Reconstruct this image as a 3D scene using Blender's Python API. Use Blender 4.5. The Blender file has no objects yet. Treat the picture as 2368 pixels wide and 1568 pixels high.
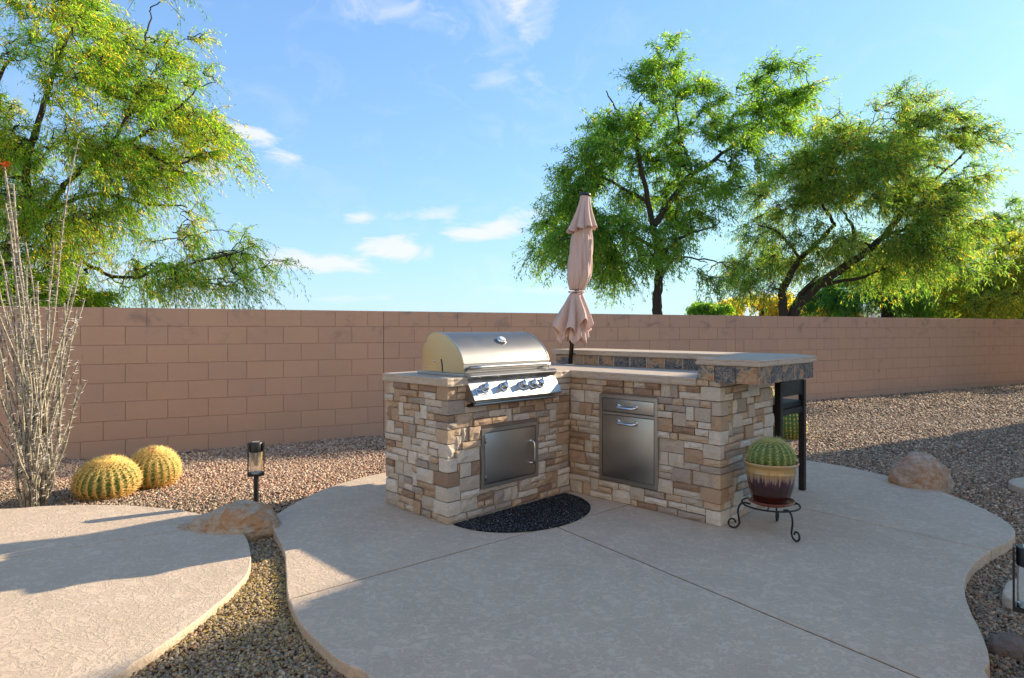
import bpy, bmesh, math, random
import numpy as np
from mathutils import Vector, Matrix, noise as mnoise

random.seed(7)
rng = np.random.default_rng(11)
R = math.radians
scene = bpy.context.scene
col = scene.collection

# ------------------------------------------------------------------ camera, sky, sun
CAM_H = 1.25
cam = bpy.data.cameras.new('camera')
cam_o = bpy.data.objects.new('camera', cam)
col.objects.link(cam_o)
cam_o.location = (0, 0, CAM_H)
cam_o.rotation_euler = (R(90), 0, 0)
cam.sensor_width = 36
cam.lens = 1457.36 / 2367 * 36
cam.shift_y = -(784 - 761.7) / 2367
cam.clip_end = 2000
scene.camera = cam_o
FX, U0, V0 = 1457.36, 1183.5, 761.7

SUN_AZ, SUN_EL = 29.0, 23.4            # azimuth measured from +X towards +Y
SUN_DIR = Vector((math.cos(R(SUN_AZ)) * math.cos(R(SUN_EL)), math.sin(R(SUN_AZ)) * math.cos(R(SUN_EL)), math.sin(R(SUN_EL))))
sun = bpy.data.lights.new('sun', 'SUN')
sun.energy = 2.0
sun.angle = R(0.53)
sun.color = (1.0, 0.84, 0.62)
sun_o = bpy.data.objects.new('sun', sun)
col.objects.link(sun_o)
sun_o.rotation_euler = (-SUN_DIR).to_track_quat('-Z', 'Y').to_euler()
sun_o.location = (20, 10, 20)

world = bpy.data.worlds.new('World')
scene.world = world
world.use_nodes = True
SKY_STRENGTH = 0.15
scene.view_settings.view_transform = 'Standard'
scene.view_settings.look = 'None'
scene.view_settings.exposure = 2.27
scene.view_settings.gamma = 1
scene.view_settings.use_curve_mapping = False


class N:
    """small node-tree helper"""
    def __init__(s, tree):
        s.t = tree
    def n(s, kind, **kw):
        nd = s.t.nodes.new(kind)
        for k, v in kw.items():
            if k == 'ins':
                for kk, vv in v.items():
                    sock = nd.inputs[kk]
                    if hasattr(vv, 'is_linked') or isinstance(vv, bpy.types.NodeSocket):
                        s.t.links.new(vv, sock)
                    else:
                        sock.default_value = vv
            else:
                setattr(nd, k, v)
        return nd
    def math(s, op, a, b=None, c=None, clamp=False):
        nd = s.t.nodes.new('ShaderNodeMath'); nd.operation = op; nd.use_clamp = clamp
        for i, x in enumerate((a, b, c)):
            if x is None: continue
            if isinstance(x, bpy.types.NodeSocket): s.t.links.new(x, nd.inputs[i])
            else: nd.inputs[i].default_value = x
        return nd.outputs[0]
    def mix(s, f, a, b, mode='MIX'):
        nd = s.t.nodes.new('ShaderNodeMix'); nd.data_type = 'RGBA'; nd.blend_type = mode
        for sock, x in ((nd.inputs[0], f), (nd.inputs[6], a), (nd.inputs[7], b)):
            if isinstance(x, bpy.types.NodeSocket): s.t.links.new(x, sock)
            elif isinstance(x, (int, float)): sock.default_value = x
            else: sock.default_value = (*x[:3], 1)
        return nd.outputs[2]
    def noise(s, vec, scale, detail=3, rough=.55, dist=0):
        nd = s.n('ShaderNodeTexNoise', ins={'Scale': scale, 'Detail': detail, 'Roughness': rough, 'Distortion': dist})
        if vec is not None: s.t.links.new(vec, nd.inputs['Vector'])
        return nd.outputs['Fac']
    def ramp(s, fac, stops, interp='LINEAR'):
        nd = s.t.nodes.new('ShaderNodeValToRGB'); cr = nd.color_ramp; cr.interpolation = interp
        while len(cr.elements) < len(stops): cr.elements.new(.5)
        for e, (p, c) in zip(cr.elements, stops):
            e.position = p
            e.color = (*c, 1) if not isinstance(c, (int, float)) else (c, c, c, 1)
        s.t.links.new(fac, nd.inputs[0])
        return nd.outputs[0]
    def mapping(s, vec, scale=(1, 1, 1), rot=(0, 0, 0), loc=(0, 0, 0)):
        nd = s.n('ShaderNodeMapping', ins={'Vector': vec, 'Scale': scale, 'Rotation': rot, 'Location': loc})
        return nd.outputs[0]


def sky_setup():
    t = world.node_tree; t.nodes.clear(); g = N(t)
    sky = g.n('ShaderNodeTexSky', sky_type='NISHITA')
    sky.sun_disc = False
    sky.sun_elevation = R(SUN_EL)
    sky.sun_rotation = R(90 - SUN_AZ)
    sky.altitude = 700
    sky.air_density = 1.0
    sky.dust_density = 0.6
    sky.ozone_density = 1.6
    co = g.n('ShaderNodeTexCoord').outputs['Generated']
    sep = g.n('ShaderNodeSeparateXYZ', ins={0: co})
    x, y, z = sep.outputs
    az = g.math('ARCTAN2', x, y)
    el = g.math('ARCSINE', z)
    hx = g.math('MULTIPLY', az, 1.0)
    vec = g.n('ShaderNodeCombineXYZ', ins={0: hx, 1: el, 2: 0.0}).outputs[0]
    n1 = g.noise(g.mapping(vec, (5, 15, 1), (0, 0, R(-9)), (3.1, 1.2, 0)), 1.6, 6, .62, .7)
    n2 = g.noise(g.mapping(vec, (6, 9, 1), (0, 0, R(-35)), (7.1, 0.2, 0)), 1.7, 6, .62, .9)
    def blob(u, v, su, sv, rot, amp, nz):
        a0 = math.atan((u - U0) / FX); e0 = math.atan((V0 - v) / FX * math.cos(a0))
        dx = g.math('SUBTRACT', az, a0); dy = g.math('SUBTRACT', el, e0)
        c, s_ = math.cos(R(rot)), math.sin(R(rot))
        px = g.math('ADD', g.math('MULTIPLY', dx, c), g.math('MULTIPLY', dy, s_))
        py = g.math('SUBTRACT', g.math('MULTIPLY', dy, c), g.math('MULTIPLY', dx, s_))
        q = g.math('ADD', g.math('POWER', g.math('DIVIDE', px, su / FX), 2.0), g.math('POWER', g.math('DIVIDE', py, sv / FX), 2.0))
        m = g.math('EXPONENT', g.math('MULTIPLY', q, -1.0))
        w = g.math('ADD', m, g.math('MULTIPLY', g.math('SUBTRACT', nz, .5), 2.7))
        w = g.math('SMOOTH_MIN', g.math('MAXIMUM', g.math('SUBTRACT', w, .46), 0.0), .8, .3)
        return g.math('MULTIPLY', g.math('MULTIPLY', w, amp), g.math('MINIMUM', g.math('MULTIPLY', m, 3.0), 1.0))
    B = [(925, 578, 120, 34, -4, 1.7, n1), (700, 605, 150, 30, -4, 1.5, n1), (1140, 525, 120, 32, 14, 1.5, n1),
         (828, 502, 46, 16, 0, 1.5, n1), (990, 495, 110, 22, 6, 1.2, n1), (590, 318, 95, 26, -20, 1.6, n1),
         (470, 385, 70, 26, -24, 1.5, n1), (1130, 60, 190, 90, -28, .45, n2), (1240, 50, 70, 60, 60, .6, n2),
         (1150, 175, 70, 26, 20, .6, n2), (900, 20, 220, 40, -10, .45, n2), (2300, 500, 180, 60, -10, .7, n1),
         (720, 690, 180, 14, 0, .8, n1), (1270, 670, 170, 14, 0, .7, n1), (300, 640, 200, 40, 0, .6, n1),
         (-900, 500, 700, 160, 0, .8, n1), (3600, 480, 700, 160, 0, .8, n1)]
    tot = None
    for b in B:
        o = blob(*b)
        tot = o if tot is None else g.math('ADD', tot, o)
    # thin high veil all round the sky
    veil = g.math('ADD', g.math('MULTIPLY', g.math('MAXIMUM', g.math('SUBTRACT', n2, .52), 0.0), .6), .05)
    tot = g.math('MINIMUM', g.math('ADD', tot, veil), .9)
    sc_ = g.n('ShaderNodeSeparateColor', ins={0: sky.outputs[0]})
    ch = [g.math('MINIMUM', g.math('MULTIPLY', g.math('POWER', sc_.outputs[i], .62), k), 1.75) for i, k in enumerate((.30, .475, .66))]
    flat = g.n('ShaderNodeCombineColor', ins={0: ch[0], 1: ch[1], 2: ch[2]}).outputs[0]
    # pale band of desert haze low over the horizon, the same all the way round
    hz = g.math('POWER', g.math('SUBTRACT', 1.0, g.math('MAXIMUM', z, 0.0), clamp=True), 6.0)
    base = g.mix(g.math('MULTIPLY', hz, .62), flat, (.95, 1.18, 1.38))
    c = g.mix(g.math('MULTIPLY', tot, .95, clamp=True), base, (1.36, 1.38, 1.42))
    bg = g.n('ShaderNodeBackground', ins={'Color': c, 'Strength': SKY_STRENGTH})
    out = g.n('ShaderNodeOutputWorld')
    t.links.new(bg.outputs[0], out.inputs[0])
sky_setup()

# ------------------------------------------------------------------ places
def gp(u, v, z=0.0):
    """where a sight line meets the level z (survey of the yard from the photograph)"""
    Y = (CAM_H - z) * FX / (v - V0)
    return Vector(((u - U0) / FX * Y, Y, z))
def dp(u, v, Y):
    return Vector(((u - U0) / FX * Y, Y, CAM_H + (V0 - v) / FX * Y))

TH = R(44.5)
AX = Vector((math.sin(TH), -math.cos(TH), 0))
BX = Vector((math.cos(TH), math.sin(TH), 0))
ISL = Vector((0.4467, 4.88, 0))
def L(a, b, z=0.0):
    return ISL + AX * a + BX * b + Vector((0, 0, z))
ISL_M = Matrix(((AX.x, BX.x, 0, ISL.x), (AX.y, BX.y, 0, ISL.y), (0, 0, 1, 0), (0, 0, 0, 1)))

W0 = np.array([-1.5015, 8.2657]); WT = 1.1148
WD = np.array([math.sin(WT), math.cos(WT)])           # along the wall
WN = np.array([WD[1], -WD[0]])                        # towards the yard
WALL_TOP = 1.4886
def gz(x, y):
    x = np.asarray(x, float); y = np.asarray(y, float)
    dw = (x - W0[0]) * WN[0] + (y - W0[1]) * WN[1]
    s = (x - W0[0]) * WD[0] + (y - W0[1]) * WD[1]
    zw = -.135 + .10 * np.clip((s + 4) / 19, 0, 1)
    k = np.clip(dw / 3.0, 0, 1); k = k * k * (3 - 2 * k)
    near = -.062 + .028 * np.exp(-((x + 1.15) ** 2 / .5 + (y - 2.9) ** 2 / 1.2))
    return zw * (1 - k) + near * k

# ------------------------------------------------------------------ helpers
def new_mat(name):
    m = bpy.data.materials.new(name); m.use_nodes = True
    t = m.node_tree; t.nodes.clear(); g = N(t)
    out = g.n('ShaderNodeOutputMaterial')
    bs = g.n('ShaderNodeBsdfPrincipled')
    t.links.new(bs.outputs[0], out.inputs[0])
    return m, g, bs, out
def setp(g, bs, **kw):
    for k, v in kw.items():
        k = {'color': 'Base Color', 'rough': 'Roughness', 'metal': 'Metallic', 'normal': 'Normal', 'spec': 'Specular IOR Level'}.get(k, k)
        if isinstance(v, bpy.types.NodeSocket): g.t.links.new(v, bs.inputs[k])
        elif isinstance(v, (tuple, list)): bs.inputs[k].default_value = (*v[:3], 1)
        else: bs.inputs[k].default_value = v
def bump(g, h, strength=.5, dist=.01, normal=None):
    nd = g.n('ShaderNodeBump', ins={'Strength': strength, 'Distance': dist, 'Height': h})
    if normal is not None: g.t.links.new(normal, nd.inputs['Normal'])
    return nd.outputs[0]
def objrand(g): return g.n('ShaderNodeObjectInfo').outputs['Random']
def geo_pos(g): return g.n('ShaderNodeNewGeometry').outputs['Position']
def obj_co(g): return g.n('ShaderNodeTexCoord').outputs['Object']

def mesh_obj(name, verts, faces, mats=None, parent=None, smooth=False, mi=None, kind=None):
    me = bpy.data.meshes.new(name)
    me.from_pydata([tuple(v) for v in verts], [], faces)
    if mats is not None:
        for m in (mats if isinstance(mats, (list, tuple)) else [mats]): me.materials.append(m)
    if mi is not None: me.polygons.foreach_set('material_index', mi)
    if smooth: me.polygons.foreach_set('use_smooth', [True] * len(me.polygons))
    me.update()
    o = bpy.data.objects.new(name, me); col.objects.link(o)
    if parent: o.parent = parent
    if kind: o['kind'] = kind
    return o
def np_mesh(name, V, F, mats, parent=None, kind=None, colors=None, smooth=False):
    """V (n,3) float, F (m,k) int array of equal-sided faces"""
    me = bpy.data.meshes.new(name)
    n, k = F.shape
    me.vertices.add(len(V)); me.vertices.foreach_set('co', V.astype(np.float32).ravel())
    me.loops.add(n * k); me.loops.foreach_set('vertex_index', F.astype(np.int32).ravel())
    me.polygons.add(n); me.polygons.foreach_set('loop_start', np.arange(0, n * k, k, dtype=np.int32))
    me.update(calc_edges=True)
    if smooth: me.polygons.foreach_set('use_smooth', np.ones(n, bool))
    if colors is not None:
        at = me.color_attributes.new('tint', 'FLOAT_COLOR', 'POINT')
        c4 = np.ones((len(V), 4), np.float32); c4[:, :3] = colors
        at.data.foreach_set('color', c4.ravel())
    for m in (mats if isinstance(mats, (list, tuple)) else [mats]): me.materials.append(m)
    o = bpy.data.objects.new(name, me); col.objects.link(o)
    if parent: o.parent = parent
    if kind: o['kind'] = kind
    return o
def thing(name, label, cat, loc=(0, 0, 0), rotz=0, group=None):
    o = bpy.data.objects.new(name, None); col.objects.link(o); o.empty_display_size = .1
    o.location = loc; o.rotation_euler = (0, 0, rotz)
    o['label'] = label; o['category'] = cat
    if group: o['group'] = group
    return o
def tag(o, label, cat, group=None):
    o['label'] = label; o['category'] = cat
    if group: o['group'] = group
    return o

class MB:
    """collects shapes into one mesh"""
    def __init__(s): s.v = []; s.f = []; s.m = []
    def add(s, vs, fs, m=0):
        n = len(s.v); s.v += [tuple(v) for v in vs]; s.f += [tuple(i + n for i in f) for f in fs]; s.m += [m] * len(fs)
        return s
    def box(s, x0, x1, y0, y1, z0, z1, bev=0, m=0, M=None):
        if bev <= 0:
            vs = [(x, y, z) for x in (x0, x1) for y in (y0, y1) for z in (z0, z1)]
            fs = [(0, 1, 3, 2), (4, 6, 7, 5), (0, 4, 5, 1), (2, 3, 7, 6), (0, 2, 6, 4), (1, 5, 7, 3)]
        else:
            bm = bmesh.new(); bmesh.ops.create_cube(bm, size=1)
            for v in bm.verts:
                v.co = Vector((x0 + (v.co.x + .5) * (x1 - x0), y0 + (v.co.y + .5) * (y1 - y0), z0 + (v.co.z + .5) * (z1 - z0)))
            bmesh.ops.bevel(bm, geom=bm.edges[:], offset=bev, segments=2, affect='EDGES', profile=.6)
            bm.verts.index_update()
            vs = [v.co.copy() for v in bm.verts]; fs = [tuple(v.index for v in f.verts) for f in bm.faces]; bm.free()
        if M: vs = [M @ Vector(v) for v in vs]
        return s.add(vs, fs, m)
    def tube(s, pts, rad, n=8, m=0, caps=True, flat=None):
        pts = [Vector(p) for p in pts]
        if isinstance(rad, (int, float)): rad = [rad] * len(pts)
        vs = []; fs = []; up = None
        for i, p in enumerate(pts):
            d = (pts[min(i + 1, len(pts) - 1)] - pts[max(i - 1, 0)]).normalized()
            if up is None: up = Vector((0, 0, 1)) if abs(d.z) < .9 else Vector((1, 0, 0))
            a = d.cross(up)
            if a.length < 1e-6: a = d.orthogonal()
            a.normalize(); b = a.cross(d).normalized(); up = b
            for k in range(n):
                t = 2 * math.pi * k / n
                vs.append(p + a * math.cos(t) * rad[i] + b * math.sin(t) * rad[i])
        for i in range(len(pts) - 1):
            for k in range(n):
                k2 = (k + 1) % n
                fs.append((i * n + k, i * n + k2, (i + 1) * n + k2, (i + 1) * n + k))
        if caps:
            fs.append(tuple(range(n))[::-1]); fs.append(tuple((len(pts) - 1) * n + k for k in range(n)))
        return s.add(vs, fs, m)
    def lathe(s, prof, n=32, m=0, c=(0, 0, 0), fn=None):
        vs = []; fs = []
        for r, z in prof:
            for k in range(n):
                t = 2 * math.pi * k / n
                rr = r if fn is None else fn(r, z, t)
                vs.append((c[0] + rr * math.cos(t), c[1] + rr * math.sin(t), c[2] + z))
        for i in range(len(prof) - 1):
            for k in range(n):
                k2 = (k + 1) % n
                fs.append((i * n + k, i * n + k2, (i + 1) * n + k2, (i + 1) * n + k))
        return s.add(vs, fs, m)
    def prism(s, poly, axis_pts, m=0):
        """poly list of Vector (one end) and the offset vector to the other end"""
        n = len(poly); vs = [Vector(p) for p in poly] + [Vector(p) + axis_pts for p in poly]
        fs = [tuple(range(n))[::-1], tuple(range(n, 2 * n))]
        for i in range(n):
            j = (i + 1) % n; fs.append((i, j, n + j, n + i))
        return s.add(vs, fs, m)
    def build(s, name, mats, parent=None, smooth=False, M=None, kind=None):
        vs = [M @ Vector(v) for v in s.v] if M else s.v
        o = mesh_obj(name, vs, s.f, mats, parent, smooth, s.m, kind)
        if smooth == 'auto':
            o.data.polygons.foreach_set('use_smooth', [True] * len(o.data.polygons))
            try: o.data.set_sharp_from_angle(angle=R(35))
            except Exception: pass
        bm = bmesh.new(); bm.from_mesh(o.data); bmesh.ops.recalc_face_normals(bm, faces=bm.faces); bm.to_mesh(o.data); bm.free()
        return o

def catmull(pts, closed=True, sub=8):
    pts = [Vector(p) for p in pts]; n = len(pts); out = []
    for i in range(n if closed else n - 1):
        p0, p1, p2, p3 = (pts[(i + k) % n] if closed else pts[min(max(i + k, 0), n - 1)] for k in (-1, 0, 1, 2))
        for j in range(sub):
            t = j / sub
            out.append(.5 * ((2 * p1) + (p2 - p0) * t + (2 * p0 - 5 * p1 + 4 * p2 - p3) * t * t + (3 * p1 - p0 - 3 * p2 + p3) * t ** 3))
    if not closed: out.append(pts[-1])
    return out
def poly_area(p): return .5 * sum(p[i][0] * p[(i + 1) % len(p)][1] - p[(i + 1) % len(p)][0] * p[i][1] for i in range(len(p)))
def inside(poly, X, Y):
    r = np.zeros(X.shape, bool); n = len(poly)
    for i in range(n):
        x1, y1 = poly[i][0], poly[i][1]; x2, y2 = poly[(i + 1) % n][0], poly[(i + 1) % n][1]
        c = ((y1 > Y) != (y2 > Y))
        if abs(y2 - y1) < 1e-12: continue
        r ^= c & (X < (x2 - x1) * (Y - y1) / (y2 - y1) + x1)
    return r
def slab_mesh(poly, rings):
    """prism with a shaped rim: rings = [(inset, z), ...] from bottom to top, top closed"""
    if poly_area(poly) < 0: poly = poly[::-1]
    P = [Vector((p[0], p[1], 0)) for p in poly]; n = len(P); nor = []
    for i in range(n):
        d1 = (P[i] - P[i - 1]); d2 = (P[(i + 1) % n] - P[i])
        if d1.length < 1e-9: d1 = d2
        if d2.length < 1e-9: d2 = d1
        d1.normalize(); d2.normalize()
        n1 = Vector((d1.y, -d1.x, 0)); n2 = Vector((d2.y, -d2.x, 0)); m = n1 + n2
        if m.length < .2: m = n1
        m.normalize(); nor.append(m / max(.45, m.dot(n1)))
    vs = []; fs = []
    for ins, z in rings:
        for i in range(n): q = P[i] - nor[i] * ins; vs.append((q.x, q.y, z))
    for k in range(len(rings) - 1):
        for i in range(n):
            j = (i + 1) % n; fs.append((k * n + i, k * n + j, (k + 1) * n + j, (k + 1) * n + i))
    fs.append(tuple((len(rings) - 1) * n + i for i in range(n)))
    fs.append(tuple(range(n))[::-1])
    return vs, fs

# ------------------------------------------------------------------ materials
def concrete_mat(name, c1, c2, fine=1.0):
    m, g, bs, _ = new_mat(name); p = geo_pos(g)
    mp = g.mapping(p, (1, 1.12, 1), (0, 0, R(25)))
    big = g.noise(p, 1.1, 4, .6)
    blo = g.noise(mp, 21, 5, .64, 1.3)
    mask = g.ramp(blo, [(.44, 0), (.56, 1)])
    line = g.ramp(blo, [(.47, 0), (.50, 1), (.53, 0)])
    fin = g.noise(p, 240, 2, .6)
    sp = g.noise(p, 75, 3, .7)
    c = g.mix(big, c1, c2)
    c = g.mix(g.math('MULTIPLY', mask, .42), c, [x * 1.26 for x in c2])
    c = g.mix(g.math('MULTIPLY', g.ramp(g.noise(p, 3.5, 5, .65, .5), [(.42, 0), (.62, 1)]), .22), c, [x * .74 for x in c1])
    c = g.mix(g.math('MULTIPLY', g.ramp(sp, [(.30, 1), (.42, 0)]), .35), c, [x * .55 for x in c1])
    st = g.ramp(g.noise(p, .8, 5, .7, .3), [(.55, 0), (.75, 1)])
    c = g.mix(g.math('MULTIPLY', st, .30), c, [x * .72 for x in c1])
    c = g.mix(g.math('MULTIPLY', line, .30), c, [x * .5 for x in c1])
    h = g.math('ADD', g.math('MULTIPLY', mask, .45), g.math('ADD', g.math('MULTIPLY', fin, .5 * fine), g.math('MULTIPLY', sp, .9 * fine)))
    setp(g, bs, color=c, rough=.88, spec=.25, normal=bump(g, h, .75, .0045))
    return m
M_slab = concrete_mat('patio_concrete', (.545, .42, .305), (.60, .475, .355))
M_joint = None
M_counter = None
def counter_mat():
    m, g, bs, _ = new_mat('cast_counter'); p = geo_pos(g)
    a = g.noise(g.mapping(p, (1, 1, 4)), 9, 5, .65, .4); b = g.noise(p, 90, 3, .7)
    c = g.mix(a, (.38, .30, .23), (.56, .46, .36))
    c = g.mix(g.ramp(b, [(.28, .75), (.38, 0)]), c, (.14, .11, .09))
    h = g.math('ADD', g.math('MULTIPLY', a, 1.2), g.math('MULTIPLY', b, .6))
    setp(g, bs, color=c, rough=.7, spec=.3, normal=bump(g, h, .55, .006))
    return m
M_counter = counter_mat()
def block_mat():
    m, g, bs, _ = new_mat('split_block'); p = geo_pos(g); r = objrand(g)
    a = g.noise(p, 2.2, 4, .6); f = g.noise(p, 130, 3, .7); s = g.noise(g.mapping(p, (1, 1, 3)), 26, 4, .7)
    base = g.mix(a, (.57, .345, .215), (.65, .40, .255))
    base = g.mix(g.math('MULTIPLY', r, .35), base, (.50, .32, .24))
    base = g.mix(g.ramp(s, [(.28, .45), (.38, 0)]), base, (.32, .20, .145))
    z = g.n('ShaderNodeSeparateXYZ', ins={0: p}).outputs[2]
    top = g.math('MULTIPLY', g.ramp(z, [(0, 0), (1, 1)]), 1.0)
    zt = g.math('MULTIPLY', g.math('SUBTRACT', z, .95), 2.6, clamp=True)
    smoke = g.math('MULTIPLY', g.ramp(g.noise(g.mapping(p, (1, 1, 1.4), (0, 0, 0), (4.2, 1, 0)), 3.3, 4, .6, .4), [(.56, 0), (.70, 1)]), zt)
    base = g.mix(g.math('MULTIPLY', smoke, .42), base, (.14, .13, .14))
    rust = g.ramp(g.noise(g.mapping(p, (1, 1, .6), (0, 0, 0), (9.4, 3, 1)), 5, 2, .5), [(.745, 0), (.78, 1)])
    base = g.mix(g.math('MULTIPLY', rust, .5), base, (.34, .15, .05))
    low = g.math('MULTIPLY', g.math('SUBTRACT', .25, z), 2.0, clamp=True)
    base = g.mix(g.math('MULTIPLY', low, g.math('MULTIPLY', a, .5)), base, (.40, .30, .24))
    h = g.math('ADD', g.math('MULTIPLY', f, .7), g.math('MULTIPLY', s, .5))
    setp(g, bs, color=base, rough=.92, spec=.2, normal=bump(g, h, .35, .004))
    return m
M_block = block_mat()
def plain(name, c, rough=.6, metal=0, spec=.5, bumpk=None, var=.12):
    m, g, bs, _ = new_mat(name)
    co = obj_co(g)
    n = g.noise(co, 14, 4, .6)
    cc = g.mix(n, [x * (1 - var) for x in c], [min(1, x * (1 + var)) for x in c])
    setp(g, bs, color=cc, rough=rough, metal=metal, spec=spec)
    if bumpk: setp(g, bs, normal=bump(g, g.noise(co, bumpk[0], 3, .6), bumpk[1], bumpk[2]))
    return m
M_joint = plain('joint_dirt', (.028, .024, .02), .95)
M_mortar = plain('mortar', (.22, .17, .14), .95, bumpk=(90, .4, .004))
M_wallmortar = plain('wall_mortar', (.48, .30, .22), .95, bumpk=(90, .4, .004))
M_black = plain('black_metal', (.012, .013, .015), .42, 0, .5, var=.3)
M_iron = plain('wrought_iron', (.012, .015, .018), .5, .3, .5, bumpk=(60, .3, .003), var=.3)
M_dark = plain('dark_gap', (.01, .01, .01), .8)
M_bronze = plain('bronze_pole', (.05, .035, .026), .3, .8)
M_under = plain('board_underside', (.16, .11, .08), .8)
def stone_mat():
    m, g, bs, _ = new_mat('ledge_stone'); r = objrand(g); co = obj_co(g); p = geo_pos(g)
    pal = g.ramp(r, [(0, (.58, .51, .42)), (.20, (.69, .62, .53)), (.36, (.48, .41, .335)), (.50, (.64, .57, .48)), (.64, (.44, .30, .20)), (.75, (.31, .205, .14)), (.84, (.38, .32, .27)), (.93, (.54, .40, .28))], 'CONSTANT')
    off = g.n('ShaderNodeVectorMath', operation='ADD', ins={0: p, 1: g.n('ShaderNodeCombineXYZ', ins={0: g.math('MULTIPLY', r, 37.0), 1: g.math('MULTIPLY', r, 11.0), 2: 0.0}).outputs[0]}).outputs[0]
    a = g.noise(off, 9, 5, .65, .6); b = g.noise(g.mapping(off, (1, 1, 2)), 38, 4, .7); d = g.noise(off, 130, 3, .7)
    c = g.mix(g.ramp(a, [(.35, 0), (.65, .6)]), pal, (.34, .25, .18))
    c = g.mix(.3, pal, c)
    c = g.mix(g.ramp(b, [(.3, .4), (.45, 0)]), c, (.20, .15, .11))
    c = g.mix(g.ramp(b, [(.62, 0), (.75, .35)]), c, (.62, .58, .50))
    h = g.math('ADD', g.math('MULTIPLY', b, 1.0), g.math('ADD', g.math('MULTIPLY', d, .35), g.math('MULTIPLY', a, 1.2)))
    setp(g, bs, color=c, rough=.85, spec=.25, normal=bump(g, h, .8, .009))
    return m
M_stone = stone_mat()
def slate_mat():
    m, g, bs, _ = new_mat('slate_tile'); r = objrand(g); p = geo_pos(g)
    off = g.n('ShaderNodeVectorMath', operation='ADD', ins={0: p, 1: g.n('ShaderNodeCombineXYZ', ins={0: g.math('MULTIPLY', r, 71.0), 1: g.math('MULTIPLY', r, 33.0), 2: g.math('MULTIPLY', r, 17.0)}).outputs[0]}).outputs[0]
    mp = g.mapping(off, (1, 1, 1.0), (R(20), R(35), 0))
    a = g.math('ADD', g.noise(mp, 3.6, 6, .66, 2.0), g.math('MULTIPLY', g.math('SUBTRACT', r, .62), .16))
    b = g.noise(mp, 15, 5, .6, 3.0)
    c = g.ramp(a, [(.36, (.030, .045, .075)), (.46, (.06, .075, .095)), (.495, (.13, .12, .11)), (.53, (.40, .27, .16)), (.575, (.36, .15, .05)), (.63, (.20, .16, .12)), (.7, (.05, .06, .08))])
    c = g.mix(g.ramp(b, [(.46, 0), (.52, .7), (.58, 0)]), c, (.42, .32, .22))
    c = g.mix(g.ramp(b, [(.3, .6), (.42, 0)]), c, (.03, .04, .06))
    setp(g, bs, color=c, rough=.42, spec=.5, normal=bump(g, g.math('ADD', a, b), .5, .005))
    return m
M_slate = slate_mat()
M_grout = plain('tile_grout', (.60, .48, .36), .9)
def steel_mat(name, base=.60, rough=.30, tint=(1, .98, .95), dirt=.3, ax=(1, 1, 60)):
    m, g, bs, _ = new_mat(name); co = obj_co(g)
    br = g.noise(g.mapping(co, ax), 9, 3, .6)
    sm = g.noise(co, 4, 3, .5, .3)
    c = g.mix(g.math('MULTIPLY', sm, dirt), [base * x for x in tint], [base * .62 * x for x in tint])
    rg = g.math('ADD', g.math('MULTIPLY', g.math('SUBTRACT', sm, .5), .14), g.math('ADD', rough, g.math('MULTIPLY', g.math('SUBTRACT', br, .5), .14)))
    setp(g, bs, color=c, rough=rg, metal=1, normal=bump(g, br, .06, .001))
    return m
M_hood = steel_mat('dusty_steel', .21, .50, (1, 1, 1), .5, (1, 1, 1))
M_steel = steel_mat('brushed_steel', .46, .35, (1, .97, .94), .3, (60, 60, 1))
M_chrome = steel_mat('chrome', .75, .10, (1, 1, 1), .1)
M_sidesteel = steel_mat('side_steel', .66, .22, (1, .90, .66), .3, (1, 1, 1))  # golden reflection of the surroundings put into the steel colour
def glass_mat():
    m, g, bs, _ = new_mat('clear_glass')
    setp(g, bs, color=(.95, .97, .97), rough=.03, spec=.5)
    bs.inputs['Transmission Weight'].default_value = 1.0; bs.inputs['IOR'].default_value = 1.12
    return m
M_glass = glass_mat()
def crystal_mat():
    m, g, bs, _ = new_mat('crystal_base')
    setp(g, bs, color=(.8, .87, .92), rough=.1); bs.inputs['Transmission Weight'].default_value = .5
    return m
M_crystal = crystal_mat()
M_filament = plain('amber_filament', (.75, .33, .04), .4)
M_bulb = plain('frosted_bulb', (.72, .62, .46), .25)

# ------------------------------------------------------------------ ground
def ground():
    def axis(lo, hi, step, far):
        a = list(np.arange(lo, hi + 1e-6, step)); k = 1.0; b = [a[0]]; 
        L_, H_ = [], []
        s = step; x = lo
        while x > -far: s *= 1.6; x -= s; L_.append(x)
        s = step; x = hi
        while x < far: s *= 1.6; x += s; H_.append(x)
        return np.array(L_[::-1] + a + H_)
    xs = axis(-8, 16, .5, 900); ys = axis(-2, 18, .5, 900)
    X, Y = np.meshgrid(xs, ys, indexing='ij'); Z = gz(X, Y) - .012
    V = np.stack([X.ravel(), Y.ravel(), Z.ravel()], 1)
    nx, ny = len(xs), len(ys); i, j = np.meshgrid(np.arange(nx - 1), np.arange(ny - 1), indexing='ij')
    a = (i * ny + j).ravel(); F = np.stack([a, a + ny, a + ny + 1, a + 1], 1)
    m, g, bs, _ = new_mat('gravel_bed'); p = geo_pos(g)
    v = g.n('ShaderNodeTexVoronoi', ins={'Vector': p, 'Scale': 45.0})
    c = g.mix(g.math('MULTIPLY', g.n('ShaderNodeSeparateColor', ins={0: v.outputs['Color']}).outputs[0], 1.0), (.13, .10, .075), (.42, .31, .24))
    c = g.mix(g.math('MULTIPLY', g.noise(p, 1.5, 3), .5), c, (.18, .13, .10))
    setp(g, bs, color=c, rough=.95, spec=.15, normal=bump(g, v.outputs['Distance'], .9, .02))
    o = np_mesh('ground', V, F, m, kind='structure', smooth=True)
ground()

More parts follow.
